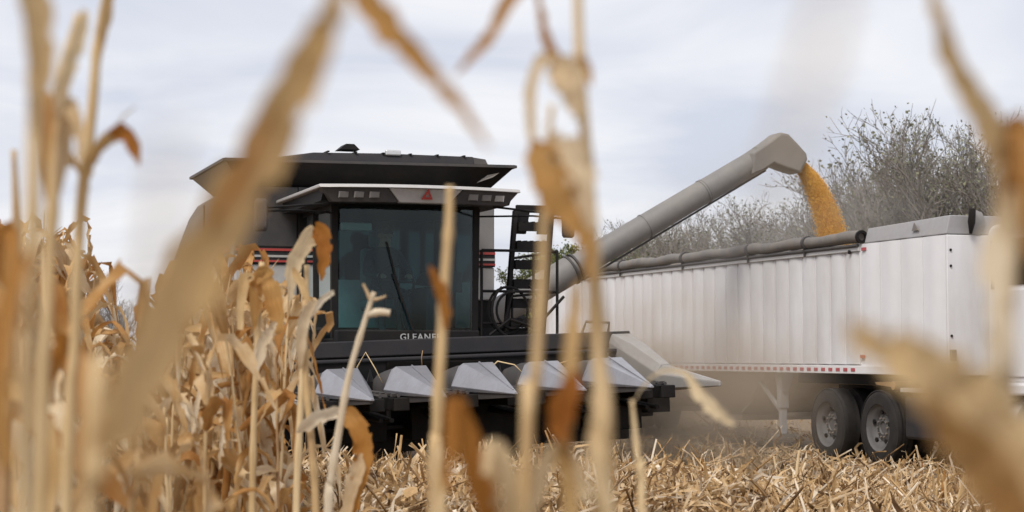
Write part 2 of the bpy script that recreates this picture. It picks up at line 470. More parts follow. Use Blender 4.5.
def build_combine():
    t = thing('combine_harvester', 'grey and black combine harvester with raised corn header facing the camera', 'combine harvester', CO, TH)
    # --- chassis, feeder house
    MB().box(-1.2, 1.2, 0.6, 6.5, 0.42, 1.9).build('chassis', 'black', t, bevel=0.03)  # reaches low as dark fill for the shade under the combine
    MB().prism([(-0.62, 0.6, 0.75), (-0.62, 0.6, 1.62), (-0.62, -1.45, 1.50), (-0.62, -1.45, 0.70)], (1.24, 0, 0)).build('feeder_house', 'black', t, bevel=0.03)
    MB().box(-1.5, 1.5, 0.85, 1.15, 0.75, 1.1).build('front_axle', 'black', t, bevel=0.02)
    for s in (-1, 1):
        wheel(t, (s * 1.48, 1.0, 0.93), 0.93, 0.72, 0.46, lugs=22, axis_out=s, holes=6)
        wheel(t, (s * 1.35, 5.9, 0.66), 0.66, 0.48, 0.32, lugs=18, axis_out=s, holes=6)
    # --- rear body
    prof = [(2.0, 1.25), (2.0, 3.80), (5.0, 3.76), (5.8, 3.62), (6.6, 3.34), (7.5, 2.98), (8.2, 2.70), (8.45, 2.2), (8.3, 1.35), (6.6, 1.15), (4.0, 1.10)]
    for s in (-1, 1):
        MB().prism([(s * 1.62, y, z) for y, z in prof], (s * 0.20, 0, 0)).build('side_panel', 'body_grey', t, bevel=0.05)
        MB().box(min(s * 1.825, s * 1.84), max(s * 1.825, s * 1.84), 2.2, 6.4, 2.92, 3.0).build('side_stripe', 'red', t)
        MB().box(min(s * 1.825, s * 1.84), max(s * 1.825, s * 1.84), 2.2, 6.4, 2.72, 2.78).build('side_stripe', 'silver', t)
        MB().box(min(s * 1.82, s * 1.835), max(s * 1.82, s * 1.835), 4.25, 4.28, 1.3, 3.7).build('panel_seam', 'black', t)
    MB().prism([(-1.6, y, z - 0.06) for y, z in prof], (3.2, 0, 0)).build('rear_hood', 'dark_grey', t)
    # --- front bulkhead of the body, both sides of the cab
    for s in (-1, 1):
        a, b = sorted((s * 0.96, s * 1.80))
        MB().box(a, b, 1.90, 1.99, 2.98, 3.79).build('bulkhead_panel', 'body_grey' if s > 0 else 'dark_grey', t, bevel=0.02)
        MB().box(a, b, 1.88, 1.99, 2.76, 2.975).build('stripe_panel', 'charcoal', t)
        MB().box(a, b, 1.865, 1.878, 2.93, 2.962).build('red_stripe', 'red', t)
        MB().box(a, b, 1.865, 1.878, 2.78, 2.806).build('red_stripe', 'red', t)
        MB().box(a, b, 1.868, 1.876, 2.845, 2.875).build('silver_stripe', 'silver', t)
        MB().box(a, b, 1.90, 1.99, 2.30, 2.755).build('bulkhead_panel', 'silver', t, bevel=0.02)
        MB().box(a, b, 1.93, 1.99, 1.2, 2.295).build('bulkhead_panel', 'black', t, bevel=0.02)
    # --- grain tank
    MB().box(-1.7, 1.7, 2.02, 4.1, 3.7, 3.84).box(-0.95, 0.95, 1.92, 2.0, 1.95, 3.79).build('grain_tank', 'dark_grey', t)
    lo = [(-1.70, 2.0, 3.80), (1.70, 2.0, 3.80), (1.70, 4.1, 3.80), (-1.70, 4.1, 3.80)]
    hi = [(-2.0, 1.6, 4.10), (2.0, 1.6, 4.13), (2.0, 4.4, 4.12), (-2.0, 4.4, 4.10)]
    mats = ['black', 'dark_grey', 'black', 'body_grey']  # front panel coloured black for the shade lying on it
    for i in range(4):
        j = (i + 1) % 4
        a, b, c, d = Vector(lo[i]), Vector(lo[j]), Vector(hi[j]), Vector(hi[i])
        n = (b - a).cross(d - a).normalized() * 0.03
        MB().loft([[a, b, c, d], [a - n, b - n, c - n, d - n]]).build('tank_extension', mats[i], t)
        MB().bar(hi[i], hi[j], 0.05, 0.035).build('extension_rim', 'dark_grey', t)
    # light cut-out lamp in the front panel
    MB().prism([(1.50, 1.80, 3.905), (1.72, 1.74, 3.985), (1.80, 1.715, 4.045), (1.64, 1.74, 4.01)], (0, -0.02, 0.004)).build('work_lamp', 'lamp', t)
    # folded tank cover on top
    secs = []
    for x, zt in ((-1.85, 4.125), (-1.35, 4.16), (-0.78, 4.25), (0.2, 4.27), (1.45, 4.265)):
        secs.append([(x, 1.72, 4.11), (x, 1.78, zt), (x, 4.2, zt), (x, 4.3, 4.11)])
    MB().loft(secs).build('tank_cover', 'charcoal', t, bevel=0.015)
    MB().loft([[(1.455, 1.74, 4.115), (1.455, 1.80, 4.26), (1.455, 2.3, 4.26), (1.455, 2.3, 4.115)], [(1.68, 1.76, 4.118), (1.64, 1.82, 4.24), (1.64, 2.3, 4.24), (1.68, 2.3, 4.118)]]).build('cover_hinge', 'dark_grey', t)
    for k in range(6):
        x = -0.6 + k * 0.38
        MB().box(x, x + 0.03, 1.74, 4.2, 4.262, 4.278).build('cover_bow', 'black', t)
    MB().prism([(-0.42, 1.8, 4.31), (-0.14, 1.8, 4.31), (-0.22, 1.8, 4.385), (-0.33, 1.8, 4.385)], (0, 0.3, 0)).build('cover_latch', 'black', t)
    MB().box(0.20, 0.42, 1.735, 1.80, 4.24, 4.32).build('beacon', 'lamp', t, bevel=0.02)
    # --- cab
    MB().box(-0.9, 0.9, -0.05, 1.75, 1.64, 1.76).box(-0.92, 0.92, -0.20, 0.02, 1.58, 1.86).build('cab_floor', 'black', t, bevel=0.02)
    fr = MB()
    for s in (-1, 1):
        fr.bar((s * 0.90, 0.0, 1.76), (s * 0.92, -0.02, 3.40), 0.085, 0.085)
        fr.bar((s * 0.92, 0.95, 1.76), (s * 0.94, 0.95, 3.40), 0.06, 0.05)
        fr.bar((s * 0.92, 1.72, 1.76), (s * 0.94, 1.72, 3.40), 0.10, 0.10)
    fr.box(-0.95, 0.95, -0.06, 1.78, 3.36, 3.415)
    fr.build('cab_frame', 'black', t)
    MB().box(-0.88, 0.88, 1.70, 1.76, 1.76, 2.55).build('cab_rear_wall', 'liner', t)
    MB().box(-0.87, 0.87, 1.72, 1.735, 2.55, 3.36).build('rear_window', 'side_glass', t)
    # bowed windshield with thickness
    secs = []
    for k in range(13):
        x = -0.86 + 1.72 * k / 12
        bow = -0.06 - 0.13 * (1 - (x / 0.86) ** 2)
        secs.append([(x, bow, 1.80), (x, bow - 0.02, 3.38)])
    o = MB().loft(secs, caps=False, close=False).build('windshield', 'glass', t, smooth='all')
    for s in (-1, 1):
        MB().add([(s * 0.915, 0.05, 1.80), (s * 0.915, 0.92, 1.80), (s * 0.935, 0.92, 3.36), (s * 0.935, 0.05, 3.36)], [(0, 1, 2, 3)]).build('side_window', 'side_glass', t)
        MB().add([(s * 0.925, 0.98, 1.80), (s * 0.925, 1.66, 1.80), (s * 0.94, 1.66, 3.36), (s * 0.94, 0.98, 3.36)], [(0, 1, 2, 3)]).build('side_window', 'side_glass', t)
    # wiper
    MB().bar((0.05, -0.24, 1.84), (-0.22, -0.24, 2.55), 0.02).bar((-0.10, -0.25, 2.2), (-0.3, -0.23, 2.95), 0.018).build('wiper', 'black', t)
    # interior
    MB().box(-0.27, 0.27, 0.75, 1.3, 2.12, 2.27).box(-0.25, 0.25, 1.22, 1.38, 2.2, 2.95).box(-0.14, 0.14, 1.24, 1.36, 2.95, 3.18).box(-0.2, 0.2, 0.9, 1.2, 1.76, 2.12).build('seat', 'seat', t, bevel=0.05)
    MB().box(0.36, 0.6, 0.3, 1.25, 1.76, 2.42).prism([(0.35, 0.25, 2.42), (0.35, 0.55, 2.62), (0.35, 0.9, 2.46)], (0.24, 0, 0)).build('console', 'charcoal', t, bevel=0.03)
    st = MB(); ring = [(0.23 * math.cos(a), 0.42 + 0.10 * math.sin(a), 2.48 + 0.21 * math.sin(a)) for a in [2 * math.pi * i / 20 for i in range(21)]]
    st.tube(ring, 0.017, 6).tube([(0, 0.20, 1.76), (0, 0.42, 2.47)], 0.045, 8).bar((-0.22, 0.42, 2.48), (0.22, 0.42, 2.48), 0.03)
    st.build('steering_wheel', 'black', t, smooth=True)
    MB().box(-0.75, -0.35, 0.3, 0.36, 3.12, 3.22).build('cab_radio', 'letter', t, bevel=0.02)
    MB().box(0.52, 0.84, 0.28, 0.33, 2.35, 2.62).build('monitor', 'charcoal', t, bevel=0.015)
    # roof with visor
    def yf(x): return -0.98 + 0.22 * (x / 1.25) ** 2

    def roofstrip(x0, x1, z0, z1, dy0, dy1, n=8, yback=None):
        ss = []
        for k in range(n + 1):
            x = x0 + (x1 - x0) * k / n
            yb = yback if yback is not None else yf(x) + 0.5
            ss.append([(x, yf(x) + dy0, z0), (x, yf(x) + dy1, z1), (x, yb, z1), (x, yb, z0)])
        return MB().loft(ss)
    roofstrip(-1.27, 1.27, 3.555, 3.60, -0.03, 0.02, 12, 1.85).build('cab_roof', 'silver', t, smooth=True, bevel=0.012)
    roofstrip(-1.2, 1.2, 3.415, 3.553, 0.25, 0.10, 12, 1.75).build('roof_liner', 'black', t)
    # centre badge panel: trapezoid
    a = [(-0.46, 3.553), (0.46, 3.553), (0.31, 3.385), (-0.31, 3.385)]
    MB().loft([[(x, yf(x) + (0.0 if z > 3.5 else 0.09), z) for x, z in a], [(x, yf(x) + 0.2, z) for x, z in a]]).build('visor_panel', 'silver', t, bevel=0.01)
    em = MB()
    ey = -0.985 + 0.03
    e0 = Vector((0.02, 0, 3.47))
    def tri(sz): return [e0 + Vector((sz * math.cos(a_), ey + 0.5 * (0.0) - 0.0, sz * math.sin(a_))) for a_ in (R(90), R(210), R(330))]
    def onface(p): return Vector((p.x, yf(p.x) + (3.553 - p.z) / 0.168 * 0.09 - 0.006, p.z))
    o3 = [onface(p) for p in tri(0.085)]; i3 = [onface(p) for p in tri(0.030)]
    em.add(o3 + i3, [(0, 1, 4, 3), (1, 2, 5, 4), (2, 0, 3, 5)])
    em.build('emblem', 'red', t)
    for s in (-1, 1):
        ss = []
        for k in range(7):
            u = k / 6
            xt = s * (0.475 + (1.24 - 0.475) * u); xb = s * (0.325 + (1.10 - 0.325) * u)
            ss.append([(xb, yf(xb) + 0.10, 3.392), (xt, yf(xt) + 0.015, 3.553), (xt, yf(xt) + 0.25, 3.553), (xb, yf(xb) + 0.25, 3.392)])
        pod = MB().loft(ss).build('light_pod', 'dark_grey', t)
        for x in (0.62, 0.80, 0.98):
            xx = s * x; yy = yf(xx) + 0.052
            MB().loft([[(xx - 0.065, yy + 0.02, 3.435), (xx + 0.065, yy + 0.02, 3.435), (xx + 0.065, yy - 0.015, 3.51), (xx - 0.065, yy - 0.015, 3.51)],
                       [(xx - 0.05, yy + 0.0, 3.44), (xx + 0.05, yy + 0.0, 3.44), (xx + 0.05, yy - 0.03, 3.505), (xx - 0.05, yy - 0.03, 3.505)]]).build('work_lamp', 'lamp' if x > 0.9 and s > 0 else 'body_grey', pod)
    # lettering on the sill below the windshield
    me = text_mesh('GLEANER', 0.115, 'lettering'); me.materials.append(M['letter'])
    obj_from(me, 'lettering', t, (0.15, -0.212, 1.735), (math.pi / 2, 0, 0))
    # --- platform, rails, folded ladder, mirrors
    MB().box(0.97, 2.05, -0.05, 1.85, 1.68, 1.76).build('platform', 'black', t, bevel=0.01)
    rl = MB()
    for (x, y) in ((1.0, -0.02), (2.02, -0.02), (2.02, 0.9), (2.02, 1.8)):
        rl.tube([(x, y, 1.76), (x, y, 2.88)], 0.019, 6)
    for z in (2.88, 2.36):
        rl.tube([(1.0, -0.02, z), (2.02, -0.02, z), (2.02, 1.8, z)], 0.019, 6)
    rl.tube([(1.0, -0.02, 1.95), (1.3, -0.02, 1.95), (1.42, -0.02, 2.36)], 0.016, 6)
    rl.build('handrail', 'black', t)
    lad = MB()
    for x in (1.36, 1.86):
        lad.bar((x, 0.12, 1.72), (x + 0.20, 0.30, 3.42), 0.05, 0.09)
    lad.build('ladder', 'black', t)
    L_ = t.children[-1]
    for k in range(6):
        z = 1.95 + k * 0.25; u = (z - 1.72) / 1.70
        cx = 1.36 + 0.20 * u; cy = 0.12 + 0.18 * u
        st_ = MB()
        st_.box(cx + 0.03, cx + 0.47, cy - 0.10, cy - 0.085, z - 0.05, z + 0.06)
        for q in range(5):
            st_.box(cx + 0.05 + q * 0.085, cx + 0.085 + q * 0.085, cy - 0.10, cy + 0.09, z + 0.06, z + 0.075)
        st_.box(cx + 0.03, cx + 0.47, cy + 0.075, cy + 0.09, z - 0.04, z + 0.06)
        st_.build('ladder_step', 'black', L_)
    MB().prism([(1.56, 0.30, 3.12), (1.72, 0.32, 3.12), (1.78, 0.33, 3.44), (1.60, 0.32, 3.44)], (0, 0.05, 0)).prism([(1.86, 0.30, 3.12), (2.02, 0.32, 3.12), (2.08, 0.33, 3.38), (1.92, 0.33, 3.44)], (0, 0.05, 0)).box(1.58, 2.06, 0.32, 0.37, 3.40, 3.50).build('ladder_grip', 'black', t, bevel=0.015)
    hs = MB()
    for q, (r_, ph) in enumerate(((0.27, 0.2), (0.21, 1.4), (0.33, 2.2))):
        hs.tube([(1.36 + 0.04 * q + r_ * math.cos(ph + a), 0.0 - 0.05 * q, 2.12 + r_ * 1.1 * math.sin(ph + a)) for a in [i * 0.32 for i in range(17)]], 0.018, 6)
    hs.tube([(1.1, -0.05, 1.8), (1.35, -0.1, 2.0), (1.7, -0.1, 1.9), (2.1, -0.05, 2.3)], 0.022, 6)
    hs.build('hydraulic_hose', 'black', t, smooth=True)
    MB().bar((1.02, 0.3, 1.77), (1.62, 0.1, 2.05), 0.05).box(1.06, 1.7, 0.2, 0.7, 1.76, 1.9).build('tool_box', 'charcoal', t)
    for s in (1, -1):
        am = MB().tube([(s * 0.98, -0.55, 3.39), (s * 1.5, -0.62, 3.34), (s * 1.93, -0.62, 3.30)], 0.014, 6).tube([(s * 0.95, -0.1, 3.30), (s * 1.5, -0.55, 3.29), (s * 1.93, -0.62, 3.26)], 0.012, 6)
        mo = am.build('mirror_arm', 'black', t)
        ss = []
        for k, (w_, d_) in enumerate(((0.055, 0.03), (0.075, 0.05), (0.08, 0.055), (0.08, 0.055), (0.075, 0.05), (0.055, 0.03))):
            z = 3.02 + 0.39 * [0, 0.06, 0.2, 0.8, 0.94, 1][k]
            x = s * 1.95
            ss.append([(x - w_, -0.62 - d_ * 0.4, z), (x - w_ * 0.7, -0.62 - d_, z), (x + w_ * 0.7, -0.62 - d_, z), (x + w_, -0.62 - d_ * 0.4, z), (x + w_, -0.60, z), (x - w_, -0.60, z)])
        MB().loft(ss).build('mirror', 'dark_grey', mo, smooth=True)
    # --- unloading auger
    ax = Vector((7.34 - 3.44, 0, 4.83 - 2.62)).normalized()
    P0 = Vector((3.44, 4.43, 2.62))
    def along(d): return P0 + ax * d
    base = along(-2.1)
    tube = MB().tube([along(0.45), along(4.25)], 0.195, 28).build('unloading_auger', 'auger', t, smooth=True)
    MB().tube([base, along(0.50)], 0.225, 28).build('auger_lower_tube', 'auger', tube, smooth=True)
    MB().tube([base + Vector((0, 0, -0.9)), base + Vector((0, 0, -0.2)), base + ax * 0.15], [0.28, 0.28, 0.26], 20).build('auger_elbow', 'dark_grey', tube, smooth=True)
    for d, r_, w_ in ((0.47, 0.245, 0.035), (0.56, 0.235, 0.03), (1.9, 0.205, 0.02), (3.05, 0.205, 0.03), (3.09, 0.203, 0.012), (4.2, 0.205, 0.02)):
        MB().tube([along(d), along(d + w_)], r_, 28).build('flange', 'dark_grey' if d < 1 else 'auger', tube, smooth=True)
    up = Vector((-ax.z, 0, ax.x))
    MB().bar(along(0.6) - up * 0.23, along(4.2) - up * 0.21, 0.03, 0.03).build('conduit', 'dark_grey', tube)
    # boxy spout hood, outline in the auger's own plane
    def ap(px, py): return (7.34 + (px - 775) / 56.4, 4.83 + (150 - py) / 62.5)
    pl = [ap(*q) for q in ((748, 154.5), (760, 146), (777, 132.5), (785, 134), (794, 143), (803, 153), (804, 159), (797, 173), (783, 169), (769, 164), (758, 172), (748, 176))]
    sec = lambda yy, k: [(6.9 + (x - 6.9) * k + 0.0, yy, 4.65 + (z - 4.65) * k) for x, z in pl]
    cx_ = sum(p[0] for p in pl) / len(pl); cz_ = sum(p[1] for p in pl) / len(pl)
    sec = lambda yy, k: [(cx_ + (x - cx_) * k, yy, cz_ + (z - cz_) * k) for x, z in pl]
    MB().loft([sec(4.43 - 0.215, 0.93), sec(4.43 - 0.18, 1.0), sec(4.43 + 0.18, 1.0), sec(4.43 + 0.215, 0.93)]).build('auger_spout', 'auger', tube, smooth=True, bevel=0.03)
    gx, gz = ap(799, 164)
    spout = (None, Vector((gx, 4.43, gz)))
    # --- corn header, hung a little crooked
    HZ = 1.2
    hd = MB()
    hd.box(-2.42, 2.42, -1.42, -1.30, 0.44 - HZ, 1.56 - HZ).box(-2.45, 2.45, -1.50, -1.26, 1.56 - HZ, 1.75 - HZ).box(-2.42, 2.42, -2.2, -1.42, 0.74 - HZ, 0.80 - HZ)  # back sheet extended down to fill the shade under the header with dark
    hd.box(-2.4, 2.4, -1.72, -1.505, 1.50 - HZ, 1.545 - HZ)
    h = hd.build('corn_header', 'charcoal', t, bevel=0.015)
    h.location = (0, 0, HZ); h.rotation_euler = (0, R(-2.2), 0)
    Z = lambda z: z - HZ
    MB().tube([(-2.38, -1.85, Z(1.18)), (2.38, -1.85, Z(1.18))], 0.10, 12).build('cross_auger', 'black', h, smooth=True)
    for s in (-1, 1):
        pts = []
        for k in range(60):
            a_ = k * 0.42 * s; x = s * (2.35 - k * 0.035)
            pts.append((x, a_))
        f = MB(); ss = []
        for x, a_ in pts:
            ss.append([(x, -1.85 + 0.09 * math.cos(a_), Z(1.18) + 0.09 * math.sin(a_)), (x, -1.85 + 0.25 * math.cos(a_), Z(1.18) + 0.25 * math.sin(a_))])
        f.loft(ss, caps=False, close=False).build('auger_flight', 'dark_grey', h)
    # row units between hoods
    for k in range(6):
        x = -1.905 + k * 0.762
        MB().box(x - 0.22, x - 0.05, -3.55, -1.9, Z(1.0), Z(1.14)).box(x + 0.05, x + 0.22, -3.55, -1.9, Z(1.0), Z(1.14)).box(x - 0.24, x + 0.24, -2.5, -1.6, Z(0.62), Z(1.0)).build('row_unit', 'black', h, bevel=0.01)  # wide low block added as dark fill in the shade under the header
        for s in (-1, 1):
            ch = MB().tube([(x + s * 0.1, -3.55, Z(1.16)), (x + s * 0.1, -2.0, Z(1.19))], 0.02, 6)
            for q in range(7):
                yy = -3.5 + q * 0.24
                ch.bar((x + s * 0.10, yy, Z(1.17)), (x + s * 0.02, yy - 0.05, Z(1.17)), 0.03, 0.03)
            ch.build('gathering_chain', 'dark_grey', h)
        # knife rolls below
        MB().tube([(x - 0.06, -3.4, Z(0.90)), (x - 0.06, -2.0, Z(0.95))], [0.025, 0.055], 8).tube([(x + 0.06, -3.4, Z(0.90)), (x + 0.06, -2.0, Z(0.95))], [0.025, 0.055], 8).build('stalk_roll', 'black', h)
    for k in range(5):
        x = -1.524 + k * 0.762
        rng = random.Random(40 + k)
        jz = rng.uniform(-0.012, 0.012)
        ring = lambda y, wb, wt, zb, zm, zt: [(x - wb * 0.93, y, Z(zb)), (x - wb, y, Z(zm)), (x - wt, y, Z(zt)), (x + wt, y, Z(zt)), (x + wb, y, Z(zm)), (x + wb * 0.93, y, Z(zb))]
        hood = MB().loft([ring(-2.98, 0.285, 0.20, 1.15 + jz, 1.24 + jz, 1.43 + jz), ring(-3.06, 0.315, 0.17, 1.16 + jz, 1.22 + jz, 1.465 + jz), ring(-4.32, 0.022, 0.010, 1.145, 1.155, 1.17)]).build('snout_hood', 'hood', h, bevel=0.012)
        MB().loft([[(x - 0.27, -3.0, Z(1.06)), (x + 0.27, -3.0, Z(1.06)), (x + 0.285, -3.0, Z(1.155)), (x - 0.285, -3.0, Z(1.155))], [(x - 0.015, -4.27, Z(1.115)), (x + 0.015, -4.27, Z(1.115)), (x + 0.02, -4.27, Z(1.143)), (x - 0.02, -4.27, Z(1.143))]]).build('snout_shade', 'dark_grey', hood)  # dark strip standing in for the shaded bottom edge of the hood
        # centre crease rib
        MB().bar((x, -3.10, Z(1.472 + jz)), (x, -4.24, Z(1.19)), 0.014, 0.012).build('hood_rib', 'hood', hood)
        # rear hump behind each hood
        ss = []
        for yy, ww, zt in ((-2.95, 0.16, 1.40), (-2.75, 0.19, 1.44), (-2.3, 0.19, 1.43), (-1.9, 0.15, 1.38)):
            ss.append([(x - ww, yy, Z(1.12))] + [(x + ww * math.cos(a_), yy, Z(1.22 + (zt - 1.22) * math.sin(a_))) for a_ in [math.pi - math.pi * i / 6 for i in range(7)]] + [(x + ww, yy, Z(1.12))])
        MB().loft(ss).build('rear_hood_cover', 'dark_grey', hood, smooth=True)
    for s in (-1, 1):
        x0 = s * 2.16; x1 = s * 2.46; xm = s * 2.30
        dv = MB().loft([[(x0, -1.35, Z(1.30)), (x0, -1.35, Z(1.66)), (x0 + s * 0.04, -1.42, Z(1.74)), (x1, -1.42, Z(1.74)), (x1 + s * 0.04, -1.35, Z(1.62)), (x1 + s * 0.04, -1.35, Z(1.10))],
                        [(x0 + s * 0.03, -2.0, Z(1.22)), (x0 + s * 0.03, -2.0, Z(1.48)), (x0 + s * 0.10, -2.0, Z(1.60)), (x1 - s * 0.02, -2.0, Z(1.59)), (x1 + s * 0.04, -2.0, Z(1.46)), (x1 + s * 0.04, -2.0, Z(1.06))],
                        [(x0 + s * 0.06, -2.78, Z(1.16)), (x0 + s * 0.06, -2.78, Z(1.26)), (x0 + s * 0.13, -2.78, Z(1.36)), (x1 - s * 0.06, -2.78, Z(1.36)), (x1 + s * 0.02, -2.78, Z(1.25)), (x1 + s * 0.02, -2.78, Z(1.08))]]).build('end_divider', 'hood_dusty', h, bevel=0.012)
        MB().loft([[(x0 + s * 0.05, -2.79, Z(1.08)), (x0 + s * 0.05, -2.79, Z(1.25)), (x0 + s * 0.14, -2.79, Z(1.345)), (x1 - s * 0.07, -2.79, Z(1.345)), (x1 + s * 0.01, -2.79, Z(1.24)), (x1 + s * 0.01, -2.79, Z(1.05))],
                   [(xm - 0.015, -4.35, Z(1.13)), (xm - 0.015, -4.35, Z(1.165)), (xm - 0.01, -4.35, Z(1.185)), (xm + 0.01, -4.35, Z(1.185)), (xm + 0.015, -4.35, Z(1.165)), (xm + 0.015, -4.35, Z(1.13))]]).build('divider_point', 'hood_dusty', dv, bevel=0.008)
        MB().box(min(x0, x1) + 0.02, max(x0, x1), -2.6, -1.35, Z(0.80), Z(1.06)).build('divider_frame', 'black', dv)
        MB().tube([(s * 2.2, -1.4, Z(1.75)), (s * 2.2, -1.45, Z(1.86)), (s * 1.9, -1.45, Z(1.88)), (s * 1.86, -1.4, Z(1.75))], 0.018, 6).build('guard_loop', 'steel', h, smooth=True)
    return t, spout


combine, spout = build_combine()
TOW = Matrix.Translation(CO) @ Matrix.Rotation(TH, 4, 'Z')


# ------------------------------------------------------------------ operator
def build_person():
    p = bpy.data.meshes.new('person')
    V = []; Ed = []; Rd = []

    def v(x, y, z, r, link_to=None):
        V.append((x, y, z)); Rd.append(r)
        if link_to is not None: Ed.append((link_to, len(V) - 1))
        return len(V) - 1
    pel = v(0, 1.05, 2.36, 0.155)
    wa = v(0, 1.08, 2.52, 0.15, pel); chst = v(0, 1.05, 2.72, 0.17, wa); sh = v(0, 1.03, 2.87, 0.13, chst)
    nk = v(0, 1.01, 2.96, 0.058, sh); hb = v(0, 0.985, 3.04, 0.082, nk); hm = v(0, 0.975, 3.12, 0.098, hb); ht = v(0, 0.99, 3.20, 0.07, hm)
    chin = v(0, 0.89, 3.045, 0.03, hb); nose = v(0, 0.875, 3.10, 0.016, hm)
    for s in (-1, 1):
        ear = v(s * 0.095, 0.99, 3.10, 0.016, hm)
        s1 = v(s * 0.19, 1.03, 2.85, 0.075, sh); el = v(s * 0.30, 0.85, 2.60, 0.052, s1); wr = v(s * 0.20, 0.56, 2.56, 0.034, el)
        pm = v(s * 0.175, 0.48, 2.565, 0.034, wr)
        for q, (dx, ln) in enumerate(((-0.027, 0.9), (-0.009, 1.0), (0.010, 0.95), (0.028, 0.75))):
            k1 = v(s * 0.175 + dx * 0.9, 0.435, 2.575 - abs(dx) * 0.2, 0.0095, pm)
            k2 = v(s * 0.175 + dx, 0.435 - 0.035 * ln, 2.555, 0.009, k1)
            v(s * 0.175 + dx, 0.425 - 0.02 * ln, 2.53 - 0.012 * ln, 0.008, k2)
        t1 = v(s * 0.135, 0.49, 2.555, 0.011, pm); v(s * 0.125, 0.45, 2.54, 0.009, t1)
        hp = v(s * 0.11, 1.0, 2.34, 0.105, pel); kn = v(s * 0.17, 0.58, 2.33, 0.075, hp); an = v(s * 0.17, 0.48, 1.90, 0.05, kn)
        v(s * 0.18, 0.32, 1.815, 0.042, an)
    p.from_pydata(V, Ed, [])
    o = bpy.data.objects.new('person', p)
    o.matrix_world = TOW
    link(o)
    sk = o.modifiers.new('skin', 'SKIN')
    if not p.skin_vertices: 
        bpy.context.view_layer.objects.active = o
    for i, r in enumerate(Rd):
        p.skin_vertices[0].data[i].radius = (r, r * 0.85 if i in (0, 1, 2, 3) else r)
    p.skin_vertices[0].data[0].use_root = True
    sb = o.modifiers.new('sub', 'SUBSURF'); sb.levels = 1; sb.render_levels = 1
    # dark jacket below the neck, skin above it and on the hands
    m, nt, pr, oo = new_mat('jacket_and_skin')
    N = nt.nodes.new; L = nt.links.new
    t = N("ShaderNodeTexCoord"); s = N("ShaderNodeSeparateXYZ"); L(t.outputs['Object'], s.inputs[0])
    g1 = N("ShaderNodeMath"); g1.operation = 'GREATER_THAN'; g1.inputs[1].default_value = 2.955; L(s.outputs[2], g1.inputs[0])
    g2 = N("ShaderNodeMath"); g2.operation = 'LESS_THAN'; g2.inputs[1].default_value = 0.545; L(s.outputs[1], g2.inputs[0])
    g3 = N("ShaderNodeMath"); g3.operation = 'GREATER_THAN'; g3.inputs[1].default_value = 2.45; L(s.outputs[2], g3.inputs[0])
    g4 = N("ShaderNodeMath"); g4.operation = 'MULTIPLY'; L(g2.outputs[0], g4.inputs[0]); L(g3.outputs[0], g4.inputs[1])
    g5 = N("ShaderNodeMath"); g5.operation = 'MAXIMUM'; L(g1.outputs[0], g5.inputs[0]); L(g4.outputs[0], g5.inputs[1])
    mx_ = N("ShaderNodeMixRGB"); mx_.inputs[1].default_value = (0.03, 0.033, 0.04, 1); mx_.inputs[2].default_value = (0.30, 0.18, 0.13, 1)
    L(g5.outputs[0], mx_.inputs[0]); L(mx_.outputs[0], pr.inputs['Base Color']); pr.inputs['Roughness'].default_value = 0.8
    p.materials.append(m)
    tag(o, 'person in dark jacket and cap sitting at the controls behind the windshield', 'person')
    cap = MB()
    ss = []
    for k in range(6):
        a = k / 5 * math.pi / 2
        ss.append([(0.112 * math.cos(a) * math.cos(b), 0.985 + 0.122 * math.cos(a) * math.sin(b), 3.135 + 0.115 * math.sin(a)) for b in [2 * math.pi * i / 16 for i in range(16)]])
    cap.loft(ss)
    cap.loft([[(-0.085, 0.89, 3.135), (0.085, 0.89, 3.135), (0.085, 0.89, 3.147), (-0.085, 0.89, 3.147)], [(-0.055, 0.79, 3.118), (0.055, 0.79, 3.118), (0.055, 0.79, 3.128), (-0.055, 0.79, 3.128)]])
    cap.build('cap', 'cloth', o, smooth=True)


build_person()

# ------------------------------------------------------------------ grain falling from the spout
def build_grain():
    rng = random.Random(3)
    start = TOW @ spout[1]
    ex = (TOW.to_3x3() @ Vector((1, 0, 0))).normalized(); ey = (TOW.to_3x3() @ Vector((0, 1, 0))).normalized()
    b = MB()

    def cen(t): return start + ex * (0.88 * t - 0.20 * t * t - 0.01) + Vector((0, 0, 0.05 - 0.62 * t - 0.75 * t * t))
    # dense core
    secs = []
    for i in range(31):
        t = i / 30
        c = cen(t); r = 0.090 + 0.10 * t - 0.03 * t * t
        sec = []
        for k in range(18):
            a = 2 * math.pi * k / 18
            d = ex * math.cos(a) + ey * math.sin(a)
            q = 1 + 0.16 * noise.noise(Vector((math.cos(a) * 2.2, math.sin(a) * 2.2, t * 7))) + 0.03 * rng.uniform(-1, 1)
            sec.append(c + d * r * q)
        secs.append(sec)
    b.loft(secs)
    base = len(b.v)
    # loose kernels
    for _ in range(22000):
        t = rng.random() ** 0.85
        c = cen(t); r = 0.105 + 0.13 * t - 0.03 * t * t
        a = rng.uniform(0, 2 * math.pi); q = abs(rng.gauss(0.95, 0.10 + 0.12 * t)) * (1.25 if rng.random() < 0.06 else 1.0)
        p = c + (ex * math.cos(a) + ey * math.sin(a)) * r * q + Vector((0, 0, rng.uniform(-0.02, 0.02)))
        s = rng.uniform(0.004, 0.009)
        b.add([p + Vector((s, 0, 0)), p - Vector((s, 0, 0)), p + Vector((0, s, 0)), p - Vector((0, s, 0)), p + Vector((0, 0, s * 1.2)), p - Vector((0, 0, s * 1.2))],
              [(0, 2, 4), (2, 1, 4), (1, 3, 4), (3, 0, 4), (2, 0, 5), (1, 2, 5), (3, 1, 5), (0, 3, 5)])
    o = b.build('falling_corn_grain', 'grain', kind='stuff')
    tag(o, 'stream of yellow corn kernels pouring from the auger spout into the trailer', 'grain')


build_grain()

